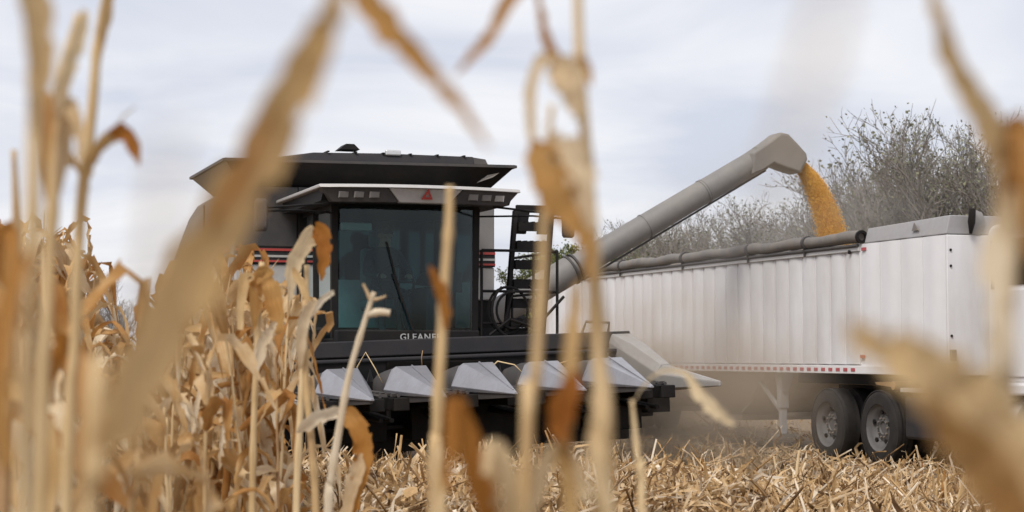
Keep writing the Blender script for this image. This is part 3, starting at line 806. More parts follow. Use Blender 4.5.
# ------------------------------------------------------------------ trailer
TO = Vector((4.97, 26.8, 0))
ZB, ZT = 1.28, 3.13


def build_trailer():
    t = thing('grain_trailer', 'long white corrugated grain trailer with rolled grey tarp along its top', 'trailer', TO, TH)
    Y0, Y1, Wd = -2.28, 13.6, 2.55
    # near side sheets, one per bay
    pit = 0.45
    n = int((Y1 - 0.02) / pit)
    prof = None
    meshes = []
    for k in range(n):
        y = 0.0 + k * pit
        ss = []
        for (dy, dx) in ((0.012, 0.010), (0.035, 0.004), (0.14, -0.012), (0.31, -0.013), (0.415, 0.003), (0.438, 0.010)):
            ss.append([(dx, dy, ZB + 0.14), (dx, dy, ZT - 0.10), (0.03, dy, ZT - 0.10), (0.03, dy, ZB + 0.14)])
        if k == 0: proto = MB().loft(ss).mesh('side_sheet'); proto.materials.append(M['white_dust']); [setattr(p, 'use_smooth', True) for p in proto.polygons]; proto.set_sharp_from_angle(angle=R(40))
        obj_from(proto, 'side_sheet', t, (0, y, 0))
        pst = MB() if k == 0 else None
        if k == 0:
            pm = MB().box(-0.004, 0.03, -0.011, 0.011, ZB + 0.14, ZT - 0.10).mesh('side_post'); pm.materials.append(M['white_dust'])
        obj_from(pm, 'side_post', t, (0, y, 0))
    yend = n * pit
    # smooth front sheets with shallow waves
    for k in range(4):
        y = -0.57 * (k + 1)
        ss = []
        for i in range(9):
            u = i / 8
            dx = -0.020 * math.sin(math.pi * u) ** 2 + 0.004
            ss.append([(dx, y + 0.006 + u * 0.558, ZB + 0.12), (dx, y + 0.006 + u * 0.558, ZT), (0.03, y + 0.006 + u * 0.558, ZT), (0.03, y + 0.006 + u * 0.558, ZB + 0.12)])
        MB().loft(ss).build('front_sheet', 'white', t, smooth=True)
    # structure behind the sheets
    MB().box(0.031, 0.06, Y0, yend, ZB, ZT).box(Wd - 0.06, Wd, Y0, yend, ZB, ZT).box(0.06, Wd - 0.06, yend - 0.05, yend, ZB, ZT).build('box_body', 'white', t)
    MB().box(0.0, Wd, Y0 - 0.04, Y0 - 0.001, ZB + 0.0, ZT + 0.0).build('front_wall', 'white_dust', t, bevel=0.01)
    MB().box(-0.035, 0.03, Y0, yend, ZB, ZB + 0.118).build('bottom_rail', 'white', t, bevel=0.008)
    MB().box(-0.035, 0.035, -0.02, yend, ZT - 0.098, ZT + 0.01).build('top_rail', 'rail', t, bevel=0.008)
    MB().box(Wd - 0.03, Wd + 0.03, Y0, yend, ZT - 0.098, ZT + 0.01).build('top_rail', 'rail', t, bevel=0.008)
    # reflective tape squares
    for k in range(34):
        y = 0.10 + k * 0.225
        if k == 0: rm = MB().box(-0.041, -0.036, 0, 0.115, ZB + 0.035, ZB + 0.083).mesh('reflector'); rm.materials.append(M['reflector'])
        obj_from(rm, 'reflector', t, (0, y, 0))
    for (y, z) in ((-0.16, ZT - 0.075), (-0.10, ZB + 0.25)):
        MB().box(-0.03, -0.016, y - 0.06, y + 0.06, z - 0.022, z + 0.022).build('marker_lamp', 'reflector', t)
    MB().tube([(-0.03, 0.22, ZT - 0.10), (-0.055, 0.22, ZT - 0.10)], 0.03, 10).build('marker_lamp', 'black', t)
    # bolts on the front corner
    for z in (2.93, 2.72, 1.80, 1.55):
        MB().tube([(0.05, Y0 - 0.045, z), (0.05, Y0 - 0.055, z)], 0.018, 8).build('bolt', 'black', t)
    MB().box(0.02, 0.10, Y0 - 0.09, Y0 - 0.041, 1.47, 1.62).build('air_coupling', 'steel', t, bevel=0.01)
    # tarp roll with straps
    ss = []
    rng = random.Random(5)
    N_ = 60
    pts = []; rr = []
    for i in range(N_ + 1):
        y = -0.03 + (yend + 0.03) * i / N_
        sag = 0.012 * math.sin(i * 0.9) + rng.uniform(-0.004, 0.004)
        pts.append((0.0, y, ZT + 0.105 + sag)); rr.append(0.088 + rng.uniform(-0.007, 0.007))
    roll = MB().tube(pts, rr, 14).build('tarp_roll', 'tarp', t, smooth=True)
    MB().tube([(-0.04, -0.02, ZT - 0.02), (-0.04, yend, ZT - 0.02)], 0.026, 8).build('tarp_ridge_pipe', 'dark_grey', t, smooth=True)
    for y in (1.55, 3.5, 6.1, 9.0, 11.5):
        MB().tube([(0.0, y, ZT + 0.105), (0.0, y + 0.07, ZT + 0.105)], 0.108, 16).build('tarp_strap', 'dark_grey', roll, smooth=True)
        MB().bar((-0.07, y + 0.03, ZT + 0.1), (-0.05, y + 0.03, ZT - 0.10), 0.04, 0.012).build('tarp_strap', 'dark_grey', roll)
    MB().lathe([(0.095, -0.02), (0.095, 0.02), (0.055, 0.02), (0.055, -0.02)], (0, -0.06, ZT + 0.105), 'y', 20).build('roll_end_ring', 'black', roll, smooth=True)
    # grey end cap over the front of the box
    MB().prism([(0.0, Y0 - 0.02, ZT + 0.012), (0.0, -0.14, ZT + 0.012), (0.06, -0.14, ZT + 0.22), (0.06, Y0 - 0.02, ZT + 0.26)], (Wd - 0.12, 0, 0)).build('end_cap', 'cap', t, bevel=0.012)
    MB().prism([(0.005, -1.62, ZT + 0.10), (0.005, -1.45, ZT + 0.10), (0.012, -1.50, ZT + 0.21)], (-0.014, 0, 0)).build('tarp_fold', 'tarp', t)
    fl = []
    for k in range(7):
        u = k / 6
        fl.append([(0.36 - 0.03 * u, Y0 - 0.06 - 0.10 * math.sin(u * 2.2), ZT + 0.0 + 0.34 * u), (0.50 + 0.07 * math.sin(u * 3), Y0 - 0.05 - 0.03 * u, ZT + 0.30 * u), (0.50 + 0.07 * math.sin(u * 3), Y0 - 0.035, ZT + 0.30 * u), (0.37 - 0.03 * u, Y0 - 0.045 - 0.07 * math.sin(u * 2.2), ZT + 0.34 * u)])
    MB().loft(fl).build('tarp_flap', 'hood_dusty', t, smooth=True)
    MB().tube([(0.33, Y0 - 0.09, ZT + 0.02), (0.30, Y0 - 0.16, ZT + 0.16), (0.31, Y0 - 0.17, ZT + 0.34)], [0.02, 0.05, 0.045], 8).build('tarp_flap_shade', 'black', t, smooth=True)  # black tube paints the dark shade inside the curled flap
    # tarp bows over the open box
    for y in (2.2, 5.2, 8.2, 11.2):
        MB().tube([(0.05 + (Wd - 0.1) * k / 8, y, ZT + 0.02 + 0.10 * math.sin(math.pi * k / 8)) for k in range(9)], 0.02, 6).build('tarp_bow', 'steel', t)
    # hopper bottoms
    for (ya, yb, ga, gb) in ((3.1, 8.2, 5.1, 6.1), (8.4, 12.9, 10.1, 11.1)):
        hi = [(0.05, ya, ZB), (Wd - 0.05, ya, ZB), (Wd - 0.05, yb, ZB), (0.05, yb, ZB)]
        lo = [(0.55, ga, 0.55), (Wd - 0.55, ga, 0.55), (Wd - 0.55, gb, 0.55), (0.55, gb, 0.55)]
        hp = MB().loft([hi, lo]).build('hopper', 'hopper', t)
        MB().box(0.45, Wd - 0.45, ga - 0.25, gb + 0.25, 0.46, 0.548).build('hopper_gate', 'hopper', hp, bevel=0.01)
        MB().bar((0.3, ya + 0.3, ZB - 0.1), (0.5, ga - 0.2, 0.60), 0.05).build('hopper_brace', 'hopper', hp)
    # landing gear
    for x in (0.16, Wd - 0.16):
        lg = MB().box(x - 0.07, x + 0.07, 2.69, 2.83, 0.72, ZB - 0.002).box(x - 0.05, x + 0.05, 2.71, 2.81, 0.32, 0.72)
        lo_ = lg.build('landing_leg', 'cap', t, bevel=0.008)
        MB().prism([(x - 0.12, 2.60, ZB - 0.003), (x + 0.12, 2.60, ZB - 0.003), (x + 0.05, 2.66, ZB - 0.30), (x - 0.05, 2.66, ZB - 0.30)], (0, 0.20, 0)).build('leg_bracket', 'cap', lo_)
        MB().box(x - 0.13, x + 0.13, 2.62, 2.90, 0.27, 0.32).build('leg_foot', 'steel', lo_)
        MB().bar((x, 2.8, 0.66), (x, 3.72, ZB - 0.05), 0.05).build('leg_brace', 'cap', lo_)
    MB().bar((0.16, 2.76, 0.62), (Wd - 0.16, 2.76, 0.62), 0.06).build('cross_brace', 'steel', t)
    MB().box(0.35, Wd - 0.35, -1.9, 2.6, ZB - 0.16, ZB - 0.002).build('coupler_plate', 'black', t)
    # rear running gear behind the header
    MB().box(0.5, Wd - 0.5, 12.3, yend, ZB - 0.25, ZB - 0.005).build('rear_subframe', 'steel', t)
    for y in (11.6 + 0.95, 12.9 + 0.85):
        wheel(t, (0.17, y, 0.52), 0.52, 0.30, 0.33, holes=5)
        wheel(t, (Wd - 0.17, y, 0.52), 0.52, 0.30, 0.33, holes=5, axis_out=1)
        MB().tube([(0.2, y, 0.52), (Wd - 0.2, y, 0.52)], 0.06, 8).build('axle', 'black', t)
    return t


build_trailer()


# ------------------------------------------------------------------ truck tractor
def build_truck():
    t = thing('semi_truck', 'white semi truck tractor coupled to the front of the grain trailer', 'truck', TO, TH)
    Wd = 2.45
    for x in (0.78, 1.67):
        MB().box(x - 0.05, x + 0.05, -8.0, 2.0, 0.86, 1.10).build('frame_rail', 'black', t, bevel=0.008)
    for y in (-0.42, 1.08):
        wheel(t, (0.17, y, 0.53), 0.525, 0.29, 0.335)
        wheel(t, (0.52, y, 0.53), 0.525, 0.27, 0.335, holes=0)
        wheel(t, (Wd - 0.17, y, 0.53), 0.525, 0.29, 0.335, axis_out=1, holes=5)
        MB().tube([(0.2, y, 0.53), (Wd - 0.2, y, 0.53)], 0.09, 10).build('axle', 'black', t)
    wheel(t, (0.20, -4.6, 0.53), 0.525, 0.29, 0.335)
    wheel(t, (Wd - 0.20, -4.6, 0.53), 0.525, 0.29, 0.335, axis_out=1)
    # dark skirt box ahead of the drive wheels
    MB().box(0.10, 0.72, -2.05, -1.02, 0.40, 0.98).build('battery_box', 'charcoal', t, bevel=0.04)
    MB().box(0.06, 0.70, -2.75, -0.98, 1.04, 1.10).build('deck_step', 'rail', t, bevel=0.01)
    MB().box(0.04, 0.66, -3.6, -2.2, 0.98, 1.03).build('deck_step', 'steel', t, bevel=0.01)
    tk = MB().tube([(0.36, -3.75, 0.72), (0.36, -2.2, 0.72)], 0.29, 24).build('fuel_tank', 'rail', t, smooth=True)
    for y in (-3.4, -2.6):
        MB().tube([(0.36, y, 0.72), (0.36, y + 0.06, 0.72)], 0.30, 24).build('tank_strap', 'steel', tk, smooth=True)
    MB().prism([(0.05, -0.85, 1.10), (0.05, -0.35, 1.13), (0.05, -0.30, 1.17), (0.05, -0.75, 1.18)], (0.5, 0, 0)).build('spring_hanger', 'amber', t, bevel=0.01)
    MB().tube([(0.02, -0.86, 1.13), (0.55, -0.86, 1.15)], 0.06, 12).build('air_bag', 'amber', t, smooth=True)
    # cab
    yr, yf_ = -3.13, -4.95
    prof = [(yr, 1.18), (yr, 3.12), (yr - 0.12, 3.20), (-4.35, 3.16), (-4.55, 3.08), (-4.98, 2.32), (yf_, 1.18)]
    cb = MB().loft([[(0.10, y, z) for y, z in prof], [(0.06, y, min(z, 2.25)) if z > 2.25 else (0.06, y, z) for y, z in prof]], caps=False)
    cabm = MB().prism([(0.08, y, z) for y, z in prof], (Wd - 0.16, 0, 0))
    cabo = cabm.build('truck_cab', 'white', t, bevel=0.05)
    MB().box(0.04, Wd - 0.04, yf_ + 0.1, yr + 0.02, 1.05, 1.20).build('cab_skirt', 'white', t, bevel=0.03)
    dr = MB().box(0.062, 0.079, -4.75, -3.34, 1.28, 2.36).build('cab_door', 'white', t, bevel=0.006)
    MB().box(0.045, 0.061, -3.52, -3.40, 1.88, 2.02).build('door_handle', 'black', dr, bevel=0.006)
    MB().prism([(0.068, -3.42, 2.42), (0.068, -3.42, 3.0), (0.068, -4.30, 3.0), (0.068, -4.60, 2.42)], (0.011, 0, 0)).build('door_window', 'glass_dark', t)
    MB().box(0.064, 0.079, -3.30, -3.24, 2.38, 3.0).build('window_seal', 'black', t)
    MB().prism([(0.3, -4.60, 3.05), (Wd - 0.3, -4.60, 3.05), (Wd - 0.3, -5.0, 2.36), (0.3, -5.0, 2.36)], (0, -0.01, 0.004)).build('truck_windshield', 'glass_dark', t)
    MB().prism([(0.28, -4.95, 2.22), (0.28, -6.7, 1.98), (0.28, -6.95, 1.75), (0.28, -6.98, 0.85), (0.28, -4.95, 0.95)], (Wd - 0.56, 0, 0)).build('engine_hood', 'white', t, bevel=0.08)
    MB().box(0.7, Wd - 0.7, -7.02, -6.97, 0.95, 1.7).build('grille', 'rail', t, bevel=0.01)
    MB().box(0.05, Wd - 0.05, -7.25, -7.0, 0.45, 0.78).build('bumper', 'rail', t, bevel=0.03)
    mr = MB().tube([(0.06, -4.45, 2.75), (-0.16, -4.55, 2.75), (-0.16, -4.55, 2.2), (0.06, -4.45, 2.2)], 0.015, 6).build('mirror_arm', 'black', t)
    MB().box(-0.26, -0.08, -4.60, -4.53, 2.25, 2.7).build('mirror', 'black', mr, bevel=0.02)


build_truck()


# ------------------------------------------------------------------ trees
def tree_meshes(seed, H=9.5, leafiness=1.0, green=False):
    rng = random.Random(seed)
    tr, br, lf = MB(), MB(), MB()

    def leaf(p, s):
        a = Vector((rng.uniform(-1, 1), rng.uniform(-1, 1), rng.uniform(-1, 1))).normalized() * s
        b = a.orthogonal().normalized() * s * 0.6
        lf.add([p, p + a * 0.5 + b, p + a, p + a * 0.5 - b], [(0, 1, 2, 3)])

    def grow(p, d, L, r, lev):
        n = 4 if lev < 2 else 3
        pts = [p]; rad = [r]
        q = p.copy(); dd = d.copy()
        for i in range(n):
            dd = (dd + Vector((rng.gauss(0, 0.13), rng.gauss(0, 0.13), rng.gauss(0.05, 0.10)))).normalized()
            q = q + dd * L / n
            pts.append(q.copy()); rad.append(r * (1 - 0.55 * (i + 1) / n))
        (tr if lev == 0 else br).tube(pts, rad, 7 if lev == 0 else (5 if lev == 1 else 3), caps=False)
        if lev >= 4 or L < 0.30:
            for k in range(int(1.0 * leafiness + rng.random())):
                leaf(pts[rng.randint(1, len(pts) - 1)] + Vector((rng.gauss(0, .09), rng.gauss(0, .09), rng.gauss(0, .09))), rng.uniform(0.06, 0.13))
            return
        kids = [9, 6, 5, 3][lev]
        for k in range(kids):
            u = 0.22 + 0.78 * (k + rng.random()) / kids if lev else 0.14 + 0.86 * (k + rng.random()) / kids
            i = min(int(u * n), n - 1); f = u * n - i
            pp = pts[i].lerp(pts[i + 1], min(f, 1))
            t = (pts[i + 1] - pts[i]).normalized()
            az = rng.uniform(0, 2 * math.pi)
            o = t.orthogonal().normalized(); o2 = t.cross(o)
            spread = rng.uniform(0.45, 0.95)
            nd = (t + (o * math.cos(az) + o2 * math.sin(az)) * spread + Vector((0, 0, 0.28))).normalized()
            grow(pp, nd, L * rng.uniform(0.42, 0.62) * (1.12 - 0.35 * u if lev == 0 else 1), max(rad[i] * 0.60, 0.013), lev + 1)
    for q in range(3 if not green else 2):
        off = Vector((rng.uniform(-.6, .6), rng.uniform(-.6, .6), -0.1))
        grow(off, Vector((rng.uniform(-.22, .22), rng.uniform(-.22, .22), 1)).normalized(), H * rng.uniform(0.62, 0.78), 0.16, 0)
    res = []
    for b, nm, mt in ((tr, 'trunk', 'bark'), (br, 'branches', 'bark'), (lf, 'foliage', 'green_leaf' if green else 'twig_leaf')):
        me = b.mesh(nm); me.materials.append(M[mt]); res.append((nm, me))
    return res


def build_trees():
    protos = [tree_meshes(11 + i, 9.5, 1.0) for i in range(4)]
    bare = tree_meshes(31, 9.0, 0.12)
    green = tree_meshes(41, 6.0, 15.0, green=True)
    spots = [
        # px, distance, height scale, rot, proto, label
        (1062, 56, 0.80, 0.4, 1, 'bare hedgerow tree at the right edge behind the truck cab'),
        (1006, 58, 0.92, 1.3, 0, 'tall bare tree behind the truck cab, partly hidden by the tan leaf'),
        (952, 60, 0.98, 2.2, 2, 'tallest sparse tree, rising above the exhaust stack'),
        (905, 62, 0.76, 0.9, 3, 'broad sparse tree above the grey front cap of the trailer'),
        (866, 66, 0.72, 3.9, 1, 'sparse tree just right of the falling corn'),
        (828, 70, 0.74, 5.0, 0, 'sparse tree directly behind the falling corn stream'),
        (786, 75, 0.74, 1.9, 2, 'hazy sparse tree below the auger spout'),
        (748, 80, 0.84, 0.2, 3, 'hazy thin tree behind the tarp roll left of the spout'),
        (712, 86, 0.82, 4.2, 1, 'thin tree seen under the middle of the auger'),
        (676, 92, 0.84, 2.8, 0, 'pale thin tree seen just above the trailer under the auger'),
        (640, 98, 0.86, 5.6, 2, 'thin tree top poking above the auger tube'),
        (607, 104, 0.85, 0.7, 3, 'farthest thin tree of the hedgerow beside the tall central stalk'),
    ]
    spots += [
        (978, 66, 1.04, 3.1, 3, 'sparse tree behind and between the two tallest trees at right'),
        (928, 68, 0.86, 4.4, 1, 'sparse tree filling the gap left of the tallest tree'),
        (884, 72, 0.80, 0.1, 2, 'farther sparse tree above the red marker lamp of the trailer'),
        (846, 76, 0.84, 1.1, 3, 'farther sparse tree right behind the yellow corn stream'),
        (806, 80, 0.80, 2.4, 1, 'farther hazy tree just left of the corn stream'),
        (767, 85, 0.82, 3.6, 0, 'farther hazy tree beneath the spout hood'),
        (730, 90, 0.84, 5.2, 2, 'farther thin tree behind the tarp roll under the upper auger'),
        (694, 96, 0.86, 1.6, 3, 'farther thin tree above the middle of the trailer'),
        (658, 101, 0.86, 3.0, 1, 'farther thin tree half hidden by the auger tube'),
        (623, 108, 0.86, 4.8, 0, 'farthest pale tree peeking over the lower auger'),
    ]
    def put(px, Y, s, rz, meshes, label, grp):
        t = thing('hedgerow_tree', label, 'tree', ((px - 512) / FPX * Y, Y, -0.1), rz, grp)
        hz = max(v.co.z for nm, me in meshes for v in me.vertices)
        tops = ((0, 262), (92, 268), (124, 276), (160, 285), (400, 240), (540, 246), (566, 238), (588, 240), (600, 214), (640, 206), (700, 203), (760, 196), (800, 182), (830, 166), (870, 150), (905, 118), (945, 100), (985, 104), (1062, 112))
        for (xa, ya), (xb, yb) in zip(tops, tops[1:]):
            if xa <= px <= xb: tp = ya + (yb - ya) * (px - xa) / (xb - xa)
        s = (CAM_H + 0.1 + (355 - tp) / FPX * Y) / hz * (0.94 if 'farther' in label else 1.0)
        t.scale = (s, s, s)
        for nm, me in meshes: obj_from(me, nm, t)
    for px, Y, s, rz, k, lb in spots:
        put(px, Y, s, rz, protos[k], lb, 'hedgerow trees behind the trailer')
    for px, Y, s, rz, lb in ((124, 118, 0.62, 0.5, 'small bare tree in the gap between the corn and the combine'), (92, 126, 0.60, 2.5, 'faint bare tree behind the left corn stalks'),
                             (160, 130, 0.62, 4.1, 'faint bare tree beside the rear of the combine')):
        put(px, Y, s, rz, bare, lb, 'distant bare trees at left')
    for px, Y, s, rz, lb in ((566, 96, 0.93, 0.3, 'low yellow green tree behind the combine mirror'), (588, 92, 0.84, 2.0, 'low green tree beside the unloading auger'), (540, 98, 0.86, 3.3, 'low green tree seen through the combine ladder')):
        put(px, Y, s, rz, green, lb, 'green trees behind the combine')


build_trees()


# ------------------------------------------------------------------ corn plants
def strip(b, cen, wid, nrm, curl=0.35, seg=4, crinkle=0.0, rng=None, vlen=1.0, fray=0.0):
    """leaf blade along centre points; nrm = blade normals"""
    n = len(cen); base = len(b.v)
    for i in range(n):
        t = (cen[min(i + 1, n - 1)] - cen[max(i - 1, 0)]).normalized()
        nn = nrm[i] - t * nrm[i].dot(t)
        nn = nn.normalized() if nn.length > 1e-6 else t.orthogonal().normalized()
        s = t.cross(nn)
        for k in range(seg + 1):
            u = 2 * k / seg - 1
            a = u * curl * 1.6
            R_ = wid[i] / 2 / max(curl * 1.6, 0.05)
            off = s * R_ * math.sin(a) + nn * R_ * (1 - math.cos(a))
            if crinkle and rng: off += nn * rng.gauss(0, crinkle * wid[i]) * (0.4 + abs(u))
            b.v.append(tuple(cen[i] + off)); b.uv.append((k / seg, i / (n - 1) * vlen))
    for i in range(n - 1):
        for k in range(seg):
            if fray and k in (0, seg - 1) and i > 2 and rng.random() < fray: continue
            a0 = base + i * (seg + 1) + k
            b.f.append((a0, a0 + 1, a0 + seg + 2, a0 + seg + 1))


def leaf_variant(seed):
    rng = random.Random(seed)
    kind = seed % 5
    L = rng.uniform(0.50, 0.85); Wd = rng.uniform(0.065, 0.115)
    n = 14
    el = R(rng.uniform(58, 78)); az = 0.0
    kink = rng.uniform(0.12, 0.42)
    if kind == 4: kink = 0.40; el = R(72)
    p = Vector((0.008, 0, 0)); cen = [p.copy()]; roll = 0.0; rolls = [0.0]; dirs = []
    tw = rng.uniform(-1.7, 1.7)
    for i in range(n):
        u = i / n
        if u < kink: el -= R(rng.uniform(2, 7))
        elif u < kink + 0.15: el -= R(rng.uniform(50, 85)) if kind != 3 else R(rng.uniform(14, 26))
        else: el += (R(-84) - el) * 0.45
        el = max(el, R(-92))
        az += rng.gauss(0, 0.16)
        d = Vector((math.cos(el) * math.cos(az), math.cos(el) * math.sin(az), math.sin(el)))
        dirs.append(d)
        p = p + d * L / n; cen.append(p.copy())
        roll += tw / n + rng.gauss(0, 0.12); rolls.append(roll)
    nr = []
    for i in range(n + 1):
        d = dirs[min(i, n - 1)]
        side = Vector((0, 1, 0)); nn = side.cross(d) * -1
        nn = Matrix.Rotation(rolls[i], 3, d) @ nn
        nr.append(nn)
    wid = []
    for i in range(n + 1):
        u = i / n
        w = Wd * min(1, 0.45 + 3 * u) * (1 - max(0, u - 0.35) / (0.66 if kind != 2 else 0.9)) ** 0.7
        wid.append(max(w, 0.004) * rng.uniform(0.72, 1.15))
    b = MB()
    strip(b, cen, wid, nr, curl=rng.uniform(0.2, 0.8), crinkle=0.10, rng=rng, fray=0.16)
    me = b.mesh('leaf'); me.materials.append(M['leaf'])
    for q in me.polygons: q.use_smooth = True
    return me


def stalk_variant(seed, H):
    rng = random.Random(seed)
    pts = []; rad = []
    lean = Vector((rng.uniform(-.06, .06), rng.uniform(-.06, .06), 0)); bend = Vector((rng.uniform(-.05, .05), rng.uniform(-.05, .05), 0))
    nodes = []
    z = 0.0
    def pos(z): return Vector((0, 0, z)) + lean * z + bend * (z / H) ** 2 * H * 0.6
    while z < H:
        r = 0.0115 * (1 - 0.62 * z / H)
        for dz, k in ((0, 1.25), (0.02, 1.0), (0.08, 0.95)):
            pts.append(pos(z + dz) + Vector((rng.uniform(-.003, .003), rng.uniform(-.003, .003), 0))); rad.append(r * k)
        nodes.append((pos(z), r))
        z += rng.uniform(0.15, 0.21)
    b = MB().tube(pts, rad, 6)
    b.uv = [((i % 6) / 6, (i // 6) * 0.06) for i in range(len(b.v))]
    me = b.mesh('stalk'); me.materials.append(M['stalk'])
    for q in me.polygons: q.use_smooth = True
    return me, nodes, pts[-1]


def tassel_variant(seed):
    rng = random.Random(seed)
    b = MB()
    for k in range(rng.randint(4, 7)):
        az = rng.uniform(0, 6.28); L = rng.uniform(0.12, 0.26); sp = rng.uniform(0.15, 0.8) if k else 0.05
        p = Vector((0, 0, 0)); pts = [p.copy()]
        d = Vector((math.cos(az) * sp, math.sin(az) * sp, 1)).normalized()
        for i in range(5):
            d = (d + Vector((math.cos(az) * 0.12 * sp, math.sin(az) * 0.12 * sp, -0.10 * sp))).normalized()
            p = p + d * L / 5; pts.append(p.copy())
        b.tube(pts, [0.0035, 0.004, 0.0038, 0.0035, 0.003, 0.001], 4)
    me = b.mesh('tassel'); me.materials.append(M['tassel'])
    return me


def ear_variant(seed):
    """dry ear in its husk, hanging"""
    rng = random.Random(seed)
    b = MB(); L = rng.uniform(0.20, 0.26)
    for k in range(6):
        az = k * 1.05 + rng.uniform(-.2, .2); fl = rng.uniform(0.0, 0.05)
        cen = []; nr = []; wd = []
        for i in range(9):
            u = i / 8
            r = 0.028 * math.sin(math.pi * min(1, 0.12 + u * 0.8)) + fl * u * u
            cen.append(Vector((math.cos(az) * r, math.sin(az) * r, -u * L))); nr.append(Vector((-math.cos(az), -math.sin(az), 0))); wd.append(0.05 * (1 - u ** 3) + 0.004)
        strip(b, cen, wd, nr, curl=0.6, crinkle=0.03, rng=rng)
    me = b.mesh('ear_husk'); me.materials.append(M['leaf_tan'] if seed % 2 else M['leaf'])
    for q in me.polygons: q.use_smooth = True
    return me


LEAVES = [leaf_variant(100 + i) for i in range(25)]
STALKS = [stalk_variant(200 + i, h) for i, h in enumerate((2.15, 1.95, 2.25, 1.75, 2.05, 1.6, 1.35, 2.35))]
TASSELS = [tassel_variant(300 + i) for i in range(5)]
EARS = [ear_variant(400 + i) for i in range(4)]


def corn_plant(x, y, rng, label, group, scale=1.0, lsc=1.0, var=None, nleaf=None, lean=0.0, leanaz=0.0, tassel=None):
    k = rng.randrange(len(STALKS)) if var is None else var
    sm, nodes, top = STALKS[k]
    t = thing('corn_plant', label, 'corn plant', (x, y, ground_z(x, y) - 0.01), 0, group)
    t.rotation_euler = (lean * math.sin(leanaz), lean * math.cos(leanaz), rng.uniform(0, 6.28))
    t.scale = (scale,) * 3
    obj_from(sm, 'stalk', t)
    az = rng.uniform(0, 6.28)
    ns = nodes[1:] if nleaf is None else rng.sample(nodes[2:], min(nleaf, len(nodes) - 2))
    for (p, r) in ns:
        if nleaf is None and rng.random() < 0.08: az += math.pi; continue
        obj_from(rng.choice(LEAVES), 'leaf', t, p, (rng.uniform(-.12, .12), rng.uniform(-.15, .15), az), rng.uniform(0.7, 1.15) * lsc)
        if rng.random() < 0.75: obj_from(rng.choice(LEAVES), 'leaf', t, p + Vector((0, 0, rng.uniform(0, 0.12))), (rng.uniform(-.9, .9), rng.uniform(-.5, 1.2), az + rng.uniform(0.8, 2.4)), rng.uniform(0.5, 1.0) * lsc)
        az += math.pi + rng.gauss(0, 0.5)
    if tassel is None: tassel = rng.random() < 0.6
    if tassel: obj_from(rng.choice(TASSELS), 'tassel', t, top, (rng.uniform(-.2, .2), rng.uniform(-.2, .2), rng.uniform(0, 6.28)), rng.uniform(0.8, 1.2))
    if rng.random() < 0.7:
        p, r = nodes[len(nodes) // 2 - 1 + rng.randint(0, 1)]
        a2 = rng.uniform(0, 6.28)
        obj_from(rng.choice(EARS), 'ear', t, p + Vector((math.cos(a2) * 0.03, math.sin(a2) * 0.03, 0.05)), (rng.uniform(-.5, .5), rng.uniform(-.5, .5), a2), rng.uniform(0.85, 1.1))
    return t


def build_stand():
    rng = random.Random(99)
    n = 0
    # rows parallel to the heading; camera at lateral offset 0
    r = -6
    for ri in range(-9, 12):
        lat = ri * 0.76 + 0.30
        tt = 0.0
        while tt < 17.0:
            tt += 0.115 * rng.uniform(0.7, 1.4)
            p = E * (lat + rng.gauss(0, 0.04)) + BK * tt
            if p.y < 3.0 or p.y > 15.5: continue
            px = 512 + FPX * p.x / p.y
            # right edge of the stand as the photograph shows it
            lim = 290 - max(0, 9.0 - p.y) * 36 - max(0, p.y - 12) * 16
            if px > lim or px < -70: continue
            if p.y < 7.5 and rng.random() < 0.5: continue
            if p.y < 5.0 and px > 150: continue
            # crop height along the stand
            tops = ((-80, 215), (60, 235), (80, 340), (150, 345), (172, 285), (230, 270), (275, 262), (330, 300))
            for (xa, ya), (xb, yb) in zip(tops, tops[1:]):
                if xa <= px <= xb: tp = ya + (yb - ya) * (px - xa) / (xb - xa)
            if 72 < px < 185 and p.y < 9: tp = 372
            tp += rng.gauss(14, 16)
            Ht = CAM_H + (355 - tp) / FPX * p.y - ground_z(p.x, p.y) - 0.10
            var = min(range(len(STALKS)), key=lambda q: abs((2.15, 1.95, 2.25, 1.75, 2.05, 1.6, 1.35, 2.35)[q] - Ht) + rng.random() * 0.35)
            sc_ = max(0.6, min(1.15, Ht / (2.15, 1.95, 2.25, 1.75, 2.05, 1.6, 1.35, 2.35)[var]))
            far = p.y > 11
            corn_plant(p.x, p.y, rng, 'dry tan corn plant in the dense standing rows left of the combine' if far else 'dry tan corn plant in the near thicket at lower left',
                       'dry corn plants of the far standing rows' if far else 'dry corn plants of the near thicket', sc_, var=var, lsc=(0.72 if 78 < px < 190 and p.y > 8 else 0.85 if p.y < 8 else 0.95 if px > 250 else 1.12), lean=rng.gauss(0, 0.07), leanaz=rng.uniform(0, 6.28), tassel=rng.random() < 0.15)
            n += 1
    print('corn plants', n)


build_stand()


